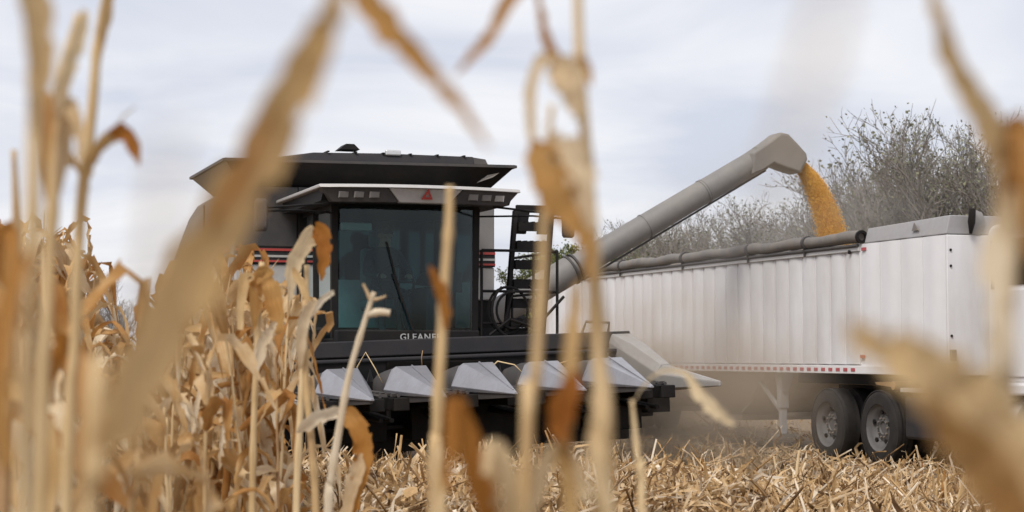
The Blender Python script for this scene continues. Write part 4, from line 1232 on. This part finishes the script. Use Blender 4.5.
# single plants close to the lens, each with its own stalk and leaves
def hero_leaf(parent, path, mat='leaf_tan', face=0.0, curl=0.35, twist=0.0, per=5, name='leaf'):
    """path: (px, py, Y, width_m); face turns the blade away from the viewer"""
    pts = [tuple(at(a, b, y)) + (w,) for a, b, y, w in path]
    sm = catmull(pts, per)
    rg = random.Random(int(path[0][0] * 3 + path[0][1]))
    W0 = max(q[3] for q in sm)
    cen = [Vector(q[:3]) + Vector((rg.gauss(0, 1), rg.gauss(0, 1), rg.gauss(0, 1))) * W0 * 0.035 for q in sm]
    wid = [max(q[3], 0.002) * rg.uniform(0.84, 1.12) * min(1, 0.35 + 0.22 * i) for i, q in enumerate(sm)]
    n = len(cen); nr = []
    rng = random.Random(len(path) * 7 + int(path[0][0]))
    for i in range(n):
        t = (cen[min(i + 1, n - 1)] - cen[max(i - 1, 0)]).normalized()
        v = (Vector((0, 0, CAM_H)) - cen[i]).normalized()
        v = (v - t * v.dot(t)).normalized()
        nr.append(Matrix.Rotation(face + twist * i / n, 3, t) @ v)
    b = MB(); strip(b, cen, wid, nr, curl=curl, seg=6, crinkle=0.045, rng=rng, vlen=2.0, fray=0.10)
    o = b.build(name, mat, None, smooth='all')
    o.parent = parent; o.matrix_parent_inverse = parent.matrix_world.inverted() if False else Matrix.Translation(-Vector(parent.location))
    return o


def hero_stalk(parent, path, mat='stalk', name='stalk', ground=True):
    """path from top to bottom (px, py, Y, radius_m); goes on to the soil"""
    pts = [tuple(at(a, b, y)) + (r,) for a, b, y, r in path]
    if ground:
        l = pts[-1]; d = Vector(pts[-1][:3]) - Vector(pts[-2][:3])
        zg = ground_z(l[0], l[1]) - 0.02
        k = 0.45 * (l[2] - zg) / max(-d.z, 0.05)
        pts.append((l[0] + d.x * k * 0.5, l[1], zg, l[3] * 1.1))
    sm = catmull(pts, 5)
    rr = [q[3] * (1.22 if i % 6 == 0 else 1.0) for i, q in enumerate(sm)]
    b = MB().tube([q[:3] for q in sm], rr, 8)
    b.uv = [((i % 8) / 8, (i // 8) * 0.1) for i in range(len(b.v))]
    o = b.build(name, mat, None, smooth='all')
    o.parent = parent; o.matrix_parent_inverse = Matrix.Translation(-Vector(parent.location))
    return o


def hero(label, px, Y, z=None):
    x = (px - 512) / FPX * Y
    return thing('corn_plant', label, 'corn plant', (x, Y, ground_z(x, Y)))


def build_heroes():
    # A: broad leaf slanting across the combine, very close
    t = hero('blurred corn plant with the broad tan leaf slanting across the combine at left', 70, 1.15)
    hero_stalk(t, [(103, 452, 1.15, 0.0045), (94, 490, 1.15, 0.0055), (88, 540, 1.16, 0.006)])
    hero_leaf(t, [(98, 462, 1.15, 0.012), (126, 405, 1.13, 0.030), (180, 300, 1.10, 0.038), (234, 205, 1.08, 0.035), (283, 110, 1.06, 0.028), (318, 40, 1.05, 0.020), (345, -25, 1.04, 0.008)], 'leaf_gold', 0.15, 0.3)
    hero_leaf(t, [(206, 236, 1.085, 0.004), (226, 200, 1.07, 0.008), (244, 168, 1.065, 0.009), (262, 134, 1.06, 0.006), (278, 100, 1.055, 0.002)], 'leaf_orange', -0.5, 0.4)
    # B: tall stalks at the far left
    t = hero('tall blurred stalk at the far left edge reaching out of the top', 34, 1.5)
    hero_stalk(t, [(32, -40, 1.5, 0.007), (38, 60, 1.5, 0.008), (34, 160, 1.5, 0.0065), (30, 330, 1.5, 0.006), (24, 520, 1.5, 0.0065)])
    hero_leaf(t, [(33, 130, 1.49, 0.012), (40, 60, 1.48, 0.024), (34, 0, 1.47, 0.026), (24, -50, 1.46, 0.02)], 'leaf_tan', 0.2, 0.5)
    hero_leaf(t, [(30, 250, 1.49, 0.01), (10, 300, 1.47, 0.02), (2, 370, 1.46, 0.022), (8, 470, 1.46, 0.012)], 'leaf_orange', 0.5, 0.5)
    t = hero('tall corn plant with a rolled upright leaf second from the left edge', 60, 2.3)
    hero_stalk(t, [(80, 15, 2.3, 0.006), (62, 85, 2.3, 0.009), (55, 170, 2.3, 0.008), (48, 300, 2.3, 0.007), (40, 515, 2.3, 0.0075)])
    hero_leaf(t, [(50, 130, 2.28, 0.012), (60, 90, 2.27, 0.022), (76, 45, 2.26, 0.024), (84, 10, 2.26, 0.014)], 'leaf_tan', 0.3, 0.7)
    hero_leaf(t, [(46, 200, 2.27, 0.008), (44, 115, 2.26, 0.018), (46, 95, 2.25, 0.02), (48, 120, 2.22, 0.02), (46, 165, 2.2, 0.006)], 'leaf_orange', 0.3, 0.6)
    hero_leaf(t, [(58, 200, 2.27, 0.01), (66, 125, 2.25, 0.028), (72, 105, 2.24, 0.026), (80, 135, 2.22, 0.016), (80, 165, 2.21, 0.006)], 'leaf_pale', 0.3, 0.6)
    t = hero('tall corn plant with an arched brown tipped leaf third from the left edge', 84, 2.7)
    hero_stalk(t, [(108, -20, 2.7, 0.004), (98, 40, 2.7, 0.0065), (92, 110, 2.7, 0.008), (80, 220, 2.7, 0.0085), (75, 340, 2.7, 0.008), (66, 515, 2.7, 0.0085)])
    hero_leaf(t, [(100, 60, 2.69, 0.004), (103, 30, 2.68, 0.016), (108, 0, 2.67, 0.02), (112, -30, 2.67, 0.01)], 'leaf_tan', 0.3, 0.5)
    hero_leaf(t, [(78, 240, 2.68, 0.014), (82, 180, 2.66, 0.022), (96, 148, 2.65, 0.024), (112, 134, 2.64, 0.024)], 'leaf_tan', 0.5, 0.5)
    hero_leaf(t, [(110, 135, 2.64, 0.022), (122, 130, 2.63, 0.026), (132, 142, 2.62, 0.026), (139, 166, 2.61, 0.004)], 'leaf_orange', 0.3, 0.5)
    hero_leaf(t, [(112, 134, 2.645, 0.004), (122, 118, 2.63, 0.004), (136, 106, 2.62, 0.002)], 'leaf_pale', 0.3, 0.4)
    hero_leaf(t, [(90, 190, 2.68, 0.006), (66, 150, 2.67, 0.012), (72, 165, 2.66, 0.014), (62, 130, 2.65, 0.005)], 'leaf_tan', 0.3, 0.5)
    t = hero('leaning corn stalk with drooping leaves at the lower left edge', 10, 3.0)
    hero_stalk(t, [(14, 150, 3.0, 0.004), (16, 250, 3.0, 0.008), (8, 390, 3.0, 0.012), (2, 520, 3.0, 0.013)])
    hero_leaf(t, [(12, 300, 2.99, 0.012), (-2, 262, 2.96, 0.03), (0, 236, 2.95, 0.03), (12, 232, 2.94, 0.03), (10, 280, 2.9, 0.02)], 'leaf_orange', 0.3, 0.5)
    hero_leaf(t, [(10, 420, 2.98, 0.02), (50, 360, 2.9, 0.045), (75, 350, 2.85, 0.05), (90, 400, 2.8, 0.05), (84, 480, 2.78, 0.03)], 'leaf_orange', 0.4, 0.6)
    hero_leaf(t, [(6, 470, 2.98, 0.02), (-10, 400, 2.95, 0.05), (20, 380, 2.9, 0.055), (50, 440, 2.85, 0.05), (46, 520, 2.83, 0.03)], 'leaf_tan', 0.4, 0.6)
    # C: two leaves hanging into the top of the frame
    t = hero('corn plant out of frame whose rust brown leaf slants down above the cab', 330, 1.35)
    hero_stalk(t, [(318, -190, 1.35, 0.007), (312, -120, 1.35, 0.007), (306, -90, 1.36, 0.0075)], ground=False)
    hero_leaf(t, [(314, -110, 1.35, 0.014), (335, -70, 1.34, 0.02), (366, -6, 1.34, 0.024), (398, 36, 1.33, 0.024), (436, 78, 1.32, 0.014), (464, 110, 1.31, 0.010), (488, 146, 1.30, 0.003)], 'leaf_orange', 0.35, 0.5)
    t = hero('corn plant with the loose husk and twisted leaf hanging left of the auger', 590, 1.9)
    hero_stalk(t, [(577, -60, 1.9, 0.0045), (579, 40, 1.9, 0.0050), (584, 120, 1.9, 0.0055), (592, 240, 1.9, 0.0075), (600, 380, 1.9, 0.0085), (604, 520, 1.9, 0.010)])
    hero_stalk(t, [(552, 105, 1.92, 0.003), (546, 170, 1.92, 0.0035), (543, 260, 1.92, 0.005), (535, 390, 1.92, 0.006), (525, 520, 1.92, 0.0075)], name='side_stalk')
    hero_leaf(t, [(536, -30, 1.86, 0.006), (541, 10, 1.86, 0.009), (548, 40, 1.86, 0.015), (556, 60, 1.86, 0.018)], 'leaf_orange', 0.4, 0.6)
    hero_leaf(t, [(560, 62, 1.86, 0.016), (545, 60, 1.855, 0.015), (533, 80, 1.85, 0.013), (531, 115, 1.85, 0.013), (535, 150, 1.85, 0.012)], 'leaf_tan', 0.5, 0.5)
    hero_leaf(t, [(548, 58, 1.86, 0.010), (560, 66, 1.85, 0.030), (570, 80, 1.84, 0.036), (577, 108, 1.84, 0.018), (580, 122, 1.84, 0.004)], 'leaf_pale', 0.15, 0.4, name='ear_husk')
    hero_leaf(t, [(576, 58, 1.86, 0.010), (584, 62, 1.86, 0.014), (588, 72, 1.86, 0.012), (591, 85, 1.85, 0.004)], 'leaf_orange', 0.4, 0.5)
    hero_leaf(t, [(532, 138, 1.85, 0.022), (543, 165, 1.84, 0.036), (558, 192, 1.83, 0.044), (574, 216, 1.83, 0.034), (587, 244, 1.82, 0.018), (595, 285, 1.82, 0.006)], 'leaf_orange', 0.1, 0.4)
    hero_leaf(t, [(543, 146, 1.842, 0.014), (560, 148, 1.84, 0.036), (573, 162, 1.835, 0.040), (583, 192, 1.825, 0.026), (592, 230, 1.815, 0.010)], 'leaf_pale', -0.2, 0.4)
    hero_leaf(t, [(580, 280, 1.89, 0.016), (574, 340, 1.87, 0.020), (570, 400, 1.86, 0.022), (566, 440, 1.86, 0.020), (572, 520, 1.86, 0.018)], 'leaf_tan', 0.4, 0.6)
    hero_leaf(t, [(578, 370, 1.86, 0.010), (566, 400, 1.85, 0.030), (560, 425, 1.85, 0.026), (566, 440, 1.84, 0.008)], 'leaf_orange', 0.2, 0.5)
    hero_leaf(t, [(598, 330, 1.88, 0.012), (604, 400, 1.85, 0.024), (600, 450, 1.84, 0.026), (612, 520, 1.84, 0.02)], 'leaf_tan', 0.6, 0.6)
    hero_leaf(t, [(530, 520, 1.9, 0.02), (545, 460, 1.88, 0.022), (570, 452, 1.86, 0.022), (588, 500, 1.86, 0.02)], 'leaf_tan', 0.5, 0.6)
    t = hero('corn plant out of frame whose narrow brown leaf tip points down beside the husk', 560, 1.7)
    hero_stalk(t, [(566, -210, 1.7, 0.006), (562, -150, 1.7, 0.006), (560, -120, 1.7, 0.006)], ground=False)
    hero_leaf(t, [(560, -130, 1.7, 0.012), (545, -60, 1.69, 0.014), (516, -8, 1.68, 0.016), (492, 34, 1.67, 0.015), (470, 60, 1.66, 0.009), (455, 76, 1.66, 0.002)], 'leaf_orange', 0.4, 0.6)
    # E: single stalk in front of the cab
    t = hero('slim bare stalk with one clasping leaf in front of the windshield', 442, 3.0)
    hero_stalk(t, [(450, 186, 3.0, 0.006), (449, 225, 3.0, 0.0075), (445, 280, 3.0, 0.008), (441, 350, 3.0, 0.0085), (437, 430, 3.0, 0.009), (435, 520, 3.0, 0.010)])
    hero_leaf(t, [(446, 330, 2.985, 0.016), (443, 300, 2.98, 0.022), (437, 283, 2.975, 0.022), (430, 266, 2.97, 0.004)], 'leaf_orange', 0.2, 0.5)
    hero_leaf(t, [(439, 440, 2.985, 0.012), (436, 470, 2.98, 0.03), (442, 520, 2.975, 0.03)], 'leaf_tan', 0.3, 0.6)
    t = hero('low blurred rust brown leaf blade rising from the bottom below the header', 475, 1.9)
    hero_stalk(t, [(486, 500, 1.9, 0.007), (490, 530, 1.9, 0.008), (492, 560, 1.9, 0.008)])
    hero_leaf(t, [(492, 540, 1.89, 0.02), (478, 490, 1.87, 0.032), (466, 440, 1.86, 0.026), (458, 402, 1.85, 0.016), (452, 400, 1.84, 0.016), (450, 440, 1.83, 0.014), (446, 490, 1.83, 0.01)], 'leaf_orange', 0.3, 0.5)
    hero_leaf(t, [(512, 540, 1.88, 0.024), (508, 490, 1.86, 0.024), (498, 450, 1.85, 0.02), (490, 450, 1.84, 0.014), (486, 475, 1.83, 0.010)], 'leaf_tan', 0.3, 0.5)
    # G: thin forked stalk and arched leaf left of the header
    t = hero('thin pale forked stalk standing before the leftmost snout hood', 345, 6.0)
    hero_stalk(t, [(374, 292, 6.0, 0.007), (362, 330, 6.0, 0.009), (349, 375, 6.0, 0.010), (339, 430, 6.0, 0.012), (331, 480, 6.0, 0.013), (328, 520, 6.0, 0.013)], 'leaf_pale')
    hero_stalk(t, [(363, 284, 6.0, 0.004), (368, 294, 6.0, 0.006), (371, 302, 6.0, 0.007)], 'leaf_pale', 'tassel_branch', ground=False)
    hero_stalk(t, [(386, 296, 6.0, 0.003), (378, 299, 6.0, 0.005), (371, 300, 6.0, 0.006)], 'leaf_pale', 'tassel_branch', ground=False)
    hero_stalk(t, [(390, 313, 6.0, 0.010), (378, 312, 6.0, 0.012), (366, 316, 6.0, 0.008)], 'leaf_pale', 'tassel_branch', ground=False)
    t = hero('corn plant with an arched leaf, pale then orange, curling below the left hood', 320, 6.5)
    hero_stalk(t, [(305, 300, 6.5, 0.010), (306, 380, 6.5, 0.012), (312, 450, 6.5, 0.013), (316, 520, 6.5, 0.014)])
    hero_leaf(t, [(298, 432, 6.48, 0.03), (312, 420, 6.46, 0.06), (335, 411, 6.45, 0.05), (343, 414, 6.44, 0.04)], 'leaf_pale', 0.4, 0.5)
    hero_leaf(t, [(342, 412, 6.44, 0.05), (354, 420, 6.42, 0.075), (363, 440, 6.4, 0.08), (364, 462, 6.4, 0.07), (358, 485, 6.4, 0.05), (350, 520, 6.4, 0.045)], 'leaf_orange', 0.2, 0.4)
    hero_leaf(t, [(362, 455, 6.39, 0.03), (356, 475, 6.39, 0.06), (348, 500, 6.39, 0.05), (342, 530, 6.39, 0.04)], 'leaf_pale', 0.2, 0.4)
    hero_leaf(t, [(300, 330, 6.48, 0.02), (322, 300, 6.46, 0.025), (334, 292, 6.45, 0.018)], 'leaf_pale', 0.2, 0.5)
    hero_leaf(t, [(300, 370, 6.48, 0.04), (302, 330, 6.46, 0.045), (308, 308, 6.45, 0.04), (316, 302, 6.44, 0.02)], 'leaf_pale', 0.2, 0.5)
    t = hero('corn plant topped by a folded orange leaf beside the cab', 306, 7.0)
    hero_stalk(t, [(307, 265, 7.0, 0.009), (305, 330, 7.0, 0.011), (300, 420, 7.0, 0.013), (296, 520, 7.0, 0.014)])
    hero_leaf(t, [(290, 300, 6.97, 0.03), (293, 268, 6.96, 0.06), (303, 245, 6.95, 0.075), (315, 231, 6.94, 0.075)], 'leaf_tan', 0.3, 0.4)
    hero_leaf(t, [(313, 230, 6.94, 0.07), (322, 234, 6.93, 0.075), (325, 255, 6.92, 0.06), (321, 280, 6.92, 0.012)], 'leaf_orange', 0.2, 0.4)
    hero_leaf(t, [(293, 268, 6.96, 0.03), (302, 285, 6.95, 0.035), (309, 302, 6.94, 0.03)], 'leaf_tan', 0.3, 0.4)
    t = hero('corn plant with two broad hanging brown leaves left of the cab', 262, 7.5)
    hero_stalk(t, [(262, 262, 7.5, 0.010), (258, 330, 7.5, 0.012), (254, 420, 7.5, 0.013), (252, 520, 7.5, 0.014)])
    hero_leaf(t, [(254, 330, 7.47, 0.03), (256, 290, 7.46, 0.07), (262, 273, 7.45, 0.08), (271, 285, 7.44, 0.08), (277, 315, 7.43, 0.07), (279, 335, 7.43, 0.03)], 'leaf_orange', 0.3, 0.4)
    hero_leaf(t, [(262, 300, 7.47, 0.03), (250, 276, 7.46, 0.05), (243, 290, 7.45, 0.05), (240, 330, 7.44, 0.03)], 'leaf_tan', 0.3, 0.5)
    hero_leaf(t, [(256, 372, 7.4, 0.05), (262, 345, 7.4, 0.055), (270, 330, 7.4, 0.04), (276, 322, 7.4, 0.015)], 'leaf_pale', 0.2, 0.4)
    # H: right edge plant
    t = hero('blurred corn plant along the right edge in front of the truck', 1012, 1.3)
    hero_stalk(t, [(1020, 120, 1.3, 0.008), (1010, 200, 1.3, 0.009), (1004, 300, 1.3, 0.0085), (998, 400, 1.3, 0.008), (1010, 530, 1.3, 0.009)], 'leaf_tan')
    hero_leaf(t, [(928, -25, 1.26, 0.008), (938, 10, 1.26, 0.011), (950, 52, 1.27, 0.016), (972, 95, 1.28, 0.021), (998, 138, 1.29, 0.024), (1008, 180, 1.3, 0.020), (1006, 240, 1.3, 0.012)], 'leaf_tan', 0.25, 0.4)
    hero_leaf(t, [(1000, 215, 1.3, 0.012), (996, 260, 1.29, 0.022), (1000, 310, 1.28, 0.020), (1002, 370, 1.28, 0.012)], 'leaf_pale', 0.2, 0.4)
    hero_leaf(t, [(1010, 250, 1.3, 0.012), (1012, 180, 1.29, 0.02), (1014, 130, 1.28, 0.018), (1022, 125, 1.27, 0.018), (1030, 180, 1.25, 0.018), (1032, 260, 1.25, 0.012)], 'leaf', 0.4, 0.5)
    t = hero('blurred corn plant with the broad brown leaf sweeping across the lower right corner', 1040, 1.0)
    hero_stalk(t, [(1052, 500, 1.0, 0.009), (1056, 560, 1.0, 0.010), (1058, 620, 1.0, 0.010)])
    hero_leaf(t, [(1058, 600, 1.0, 0.030), (1030, 520, 0.99, 0.048), (995, 450, 0.98, 0.050), (960, 405, 0.97, 0.043), (925, 374, 0.96, 0.036), (888, 351, 0.95, 0.026), (848, 332, 0.94, 0.016)], 'leaf_gold', 0.25, 0.3)
    hero_leaf(t, [(1050, 560, 0.98, 0.012), (1005, 490, 0.97, 0.030), (970, 445, 0.96, 0.030), (945, 415, 0.95, 0.016), (925, 395, 0.945, 0.004)], 'leaf', -0.3, 0.4)
    # J: torn leaf hanging before the trailer
    t = hero('stalk with a single torn tan leaf dangling before the trailer hopper', 690, 3.4)
    hero_stalk(t, [(632, 400, 3.4, 0.003), (636, 440, 3.4, 0.005), (640, 480, 3.4, 0.006), (642, 520, 3.4, 0.007)])
    hero_leaf(t, [(632, 402, 3.4, 0.004), (655, 374, 3.38, 0.006), (684, 372, 3.36, 0.012), (700, 394, 3.35, 0.026), (718, 412, 3.34, 0.028), (734, 425, 3.34, 0.010)], 'leaf_tan', 0.3, 0.5)
    # K: wisps almost touching the lens
    t = hero('very blurred stalk close to the lens above the auger spout', 800, 0.34)
    hero_stalk(t, [(838, -40, 0.36, 0.0011), (820, 50, 0.36, 0.0015), (797, 120, 0.36, 0.0014), (775, 190, 0.36, 0.0005)], 'leaf_tan', ground=False)
    hero_leaf(t, [(838, -40, 0.36, 0.003), (900, -150, 0.36, 0.004), (960, -330, 0.365, 0.004)], 'leaf_tan', 0.3, 0.5)
    t = hero('very blurred grey wisp of leaf close to the lens left of the combine', 165, 0.42)
    hero_stalk(t, [(178, 120, 0.42, 0.0004), (168, 165, 0.42, 0.0012), (160, 240, 0.42, 0.0016), (154, 330, 0.42, 0.0018), (150, 520, 0.42, 0.002)], 'leaf_tan', ground=False)


build_heroes()


# ------------------------------------------------------------------ residue and stubble
def build_residue():
    rng = random.Random(21)
    b = MB()

    def piece(x, y, z, L, w, pitch, az, bend):
        n = 4
        d = Vector((math.cos(az) * math.cos(pitch), math.sin(az) * math.cos(pitch), math.sin(pitch)))
        p = Vector((x, y, z)); cen = [p.copy()]
        for i in range(n):
            d = (d + Vector((rng.gauss(0, bend), rng.gauss(0, bend), rng.gauss(-0.1, bend)))).normalized()
            p = p + d * L / n; cen.append(p.copy())
        r0 = rng.uniform(0, 6.28); base = len(b.v)
        for i, c in enumerate(cen):
            t = (cen[min(i + 1, n)] - cen[max(i - 1, 0)]).normalized()
            o = Matrix.Rotation(r0 + i * rng.gauss(0, 0.5), 3, t) @ t.orthogonal().normalized()
            ww = w * (0.7, 1.1, 1.0, 0.8, 0.3)[i] / 2
            b.v += [tuple(c - o * ww), tuple(c + o * ww)]; b.uv += [(0, i / n), (0.3, i / n)]
        for i in range(n):
            k = base + 2 * i; b.f.append((k, k + 1, k + 3, k + 2))

    def stick(x, y, z, L, r, pitch, az):
        d = Vector((math.cos(az) * math.cos(pitch), math.sin(az) * math.cos(pitch), math.sin(pitch)))
        p = Vector((x, y, z)); a0 = len(b.v)
        b.tube([p, p + d * L * 0.5 + Vector((0, 0, rng.gauss(0, .01))), p + d * L], [r, r * 0.9, r * 0.8], 4)
        b.uv += [(0, 0)] * (len(b.v) - a0)

    def put(n, ya, yb, hgt, big):
        c = 0
        while c < n:
            y = rng.uniform(ya, yb); x = rng.uniform(-0.34, 0.34) * y
            if y > 21 and -4.0 < (x + 1.34 - (y - 23.5) * -0.319) < 2.2: 
                if rng.random() < 0.7: c += 1; continue
            c += 1
            clump = max(0.0, noise.noise(Vector((x * 1.3, y * 1.1, 4.0))) + 0.25)
            z = ground_z(x, y) + rng.random() ** 1.4 * hgt * (0.25 + 1.2 * clump) * (1 - 0.55 * sstep(1.5, 3.5, x))
            k = rng.random()
            if k < 0.80: piece(x, y, z, rng.choice((0.45, 0.8, 1, 1.6)) * rng.uniform(0.08, 0.32) * big, rng.choice((0.6, 1, 1.5)) * rng.uniform(0.012, 0.045), rng.gauss(0.2, 0.6), rng.uniform(0, 6.28), 0.5)
            elif k < 0.93: stick(x, y, z, rng.uniform(0.12, 0.60) * big, rng.uniform(0.004, 0.014), rng.gauss(0.1, 0.35), rng.uniform(0, 6.28))
            else: piece(x, y, z, rng.uniform(0.12, 0.3), rng.uniform(0.008, 0.03), rng.uniform(0.8, 1.5), rng.uniform(0, 6.28), 0.2)
    put(36000, 13.0, 20.0, 0.28, 1.0)
    put(13000, 20.0, 30.0, 0.22, 1.1)
    put(2500, 30.0, 42.0, 0.2, 1.3)
    o = b.build('crop_residue', 'residue', kind='stuff')
    tag(o, 'litter of shredded dry corn leaves and stalks covering the harvested ground', 'crop residue')
    # upright cut stubs, one thing each
    meshes = []
    for k in range(8):
        s = MB(); H = rng.uniform(0.22, 0.42)
        lx, ly = rng.uniform(-.25, .25), rng.uniform(-.25, .25)
        pts = [(lx * z * (0.5 + z), ly * z, z) for z in (0, H * 0.3, H * 0.34, H * 0.7, H)]
        s.tube(pts, [0.013, 0.012, 0.014, 0.0115, 0.010], 6); s.uv = [(0, 0)] * len(s.v)
        for q in range(2):
            az = rng.uniform(0, 6.28); cen = []; nr = []; wd = []
            for i in range(6):
                u = i / 5
                cen.append(Vector((math.cos(az) * (0.01 + 0.10 * u), math.sin(az) * (0.01 + 0.10 * u), H * (0.25 + 0.75 * u) - 0.15 * u * u))); nr.append(Vector((math.cos(az), math.sin(az), 0.4))); wd.append(0.03 * (1 - 0.7 * u))
            strip(s, cen, wd, nr, 0.6, seg=3, crinkle=0.05, rng=rng)
        me = s.mesh('corn_stub'); me.materials.append(M['leaf' if k % 2 else 'leaf_tan']); meshes.append(me)
    c = 0
    while c < 95:
        y = rng.choice((rng.uniform(14.3, 19.5), rng.uniform(14.3, 26)))
        px = rng.uniform(350, 1000); x = (px - 512) / FPX * y
        if y > 19 and px < 640: continue
        o = obj_from(rng.choice(meshes), 'corn_stub', None, (x, y, ground_z(x, y)), (rng.gauss(0, .15), rng.gauss(0, .15), rng.uniform(0, 6.28)), rng.uniform(0.8, 1.25))
        tag(o, 'short cut corn stub standing upright in the field litter', 'corn stub', 'cut corn stubs in the litter')
        c += 1


build_residue()


def build_scraps():
    def scrap(pts, r, label):
        b = MB().tube([TOW @ Vector(p) for p in pts], r, 6); b.uv = [(0, 0)] * len(b.v)
        tag(b.build('corn_stalk_scrap', 'stalk', smooth='all'), label, 'stalk scrap', 'stalk scraps caught in the header')
    scrap([(-1.22, -2.45, 1.18), (-1.24, -2.55, 1.42), (-1.16, -2.6, 1.58), (-1.05, -2.6, 1.40), (-0.98, -2.65, 1.24)], [0.008, 0.008, 0.007, 0.007, 0.006], 'bent corn stalk stuck between the two leftmost snout hoods')
    scrap([(-0.60, -2.9, 1.40), (-0.62, -2.95, 1.52), (-0.61, -2.96, 1.60)], [0.007, 0.006, 0.004], 'short straw sticking up behind the second snout hood from the left')
    scrap([(0.18, -2.6, 1.30), (0.32, -2.75, 1.48), (0.50, -2.8, 1.44), (0.60, -2.85, 1.33)], [0.009, 0.009, 0.008, 0.006], 'arched corn stalk caught right of the middle snout hood')
    scrap([(0.95, -2.7, 1.30), (1.05, -2.8, 1.46), (1.22, -2.85, 1.52)], [0.008, 0.007, 0.005], 'leaning straw caught beside the rightmost snout hood')


build_scraps()


# ------------------------------------------------------------------ dust hanging round the header and spout
def build_dust():
    def cloud(name, c, rad, dens, colr, label):
        bm = bmesh.new(); bmesh.ops.create_icosphere(bm, subdivisions=3, radius=1.0)
        me = bpy.data.meshes.new(name); bm.to_mesh(me); bm.free()
        m = bpy.data.materials.new(name); m.use_nodes = True; nt = m.node_tree; nt.nodes.clear()
        N = nt.nodes.new; L = nt.links.new
        o_ = N("ShaderNodeOutputMaterial"); pv = N("ShaderNodeVolumePrincipled"); pv.inputs['Color'].default_value = (*colr, 1)
        pv.inputs['Anisotropy'].default_value = 0.2
        t = N("ShaderNodeTexCoord"); ln = N("ShaderNodeVectorMath"); ln.operation = 'LENGTH'; L(t.outputs['Object'], ln.inputs[0])
        mr = N("ShaderNodeMapRange"); mr.interpolation_type = 'SMOOTHSTEP'; mr.inputs[1].default_value = 1.0; mr.inputs[2].default_value = 0.1; mr.inputs[3].default_value = 0.0; mr.inputs[4].default_value = 1.0
        L(ln.outputs[1], mr.inputs[0])
        nz_ = N("ShaderNodeTexNoise"); nz_.inputs['Scale'].default_value = 2.6; nz_.inputs['Detail'].default_value = 4; L(t.outputs['Object'], nz_.inputs[0])
        m2 = N("ShaderNodeMapRange"); m2.inputs[1].default_value = 0.36; m2.inputs[2].default_value = 0.64; m2.inputs[3].default_value = 0.1 * dens; m2.inputs[4].default_value = 1.6 * dens; L(nz_.outputs[0], m2.inputs[0])
        ml = N("ShaderNodeMath"); ml.operation = 'MULTIPLY'; L(mr.outputs[0], ml.inputs[0]); L(m2.outputs[0], ml.inputs[1]); L(ml.outputs[0], pv.inputs['Density'])
        L(pv.outputs[0], o_.inputs['Volume'])
        me.materials.append(m)
        o = bpy.data.objects.new(name, me); o.location = c; o.scale = rad; o.rotation_euler = (0, 0, TH); link(o)
        tag(o, label, 'dust', kind='stuff')
    p = TOW @ Vector((3.2, -1.2, 0.9))
    cloud('dust_cloud', p, (2.0, 3.0, 1.9), 0.72, (0.86, 0.67, 0.48), 'brown dust hanging between the header and the trailer')
    q = TOW @ Vector((7.8, 4.6, 3.6))
    cloud('grain_dust', q, (3.2, 2.6, 2.0), 0.16, (0.72, 0.66, 0.60), 'thin grey dust drifting round the auger spout')


build_dust()
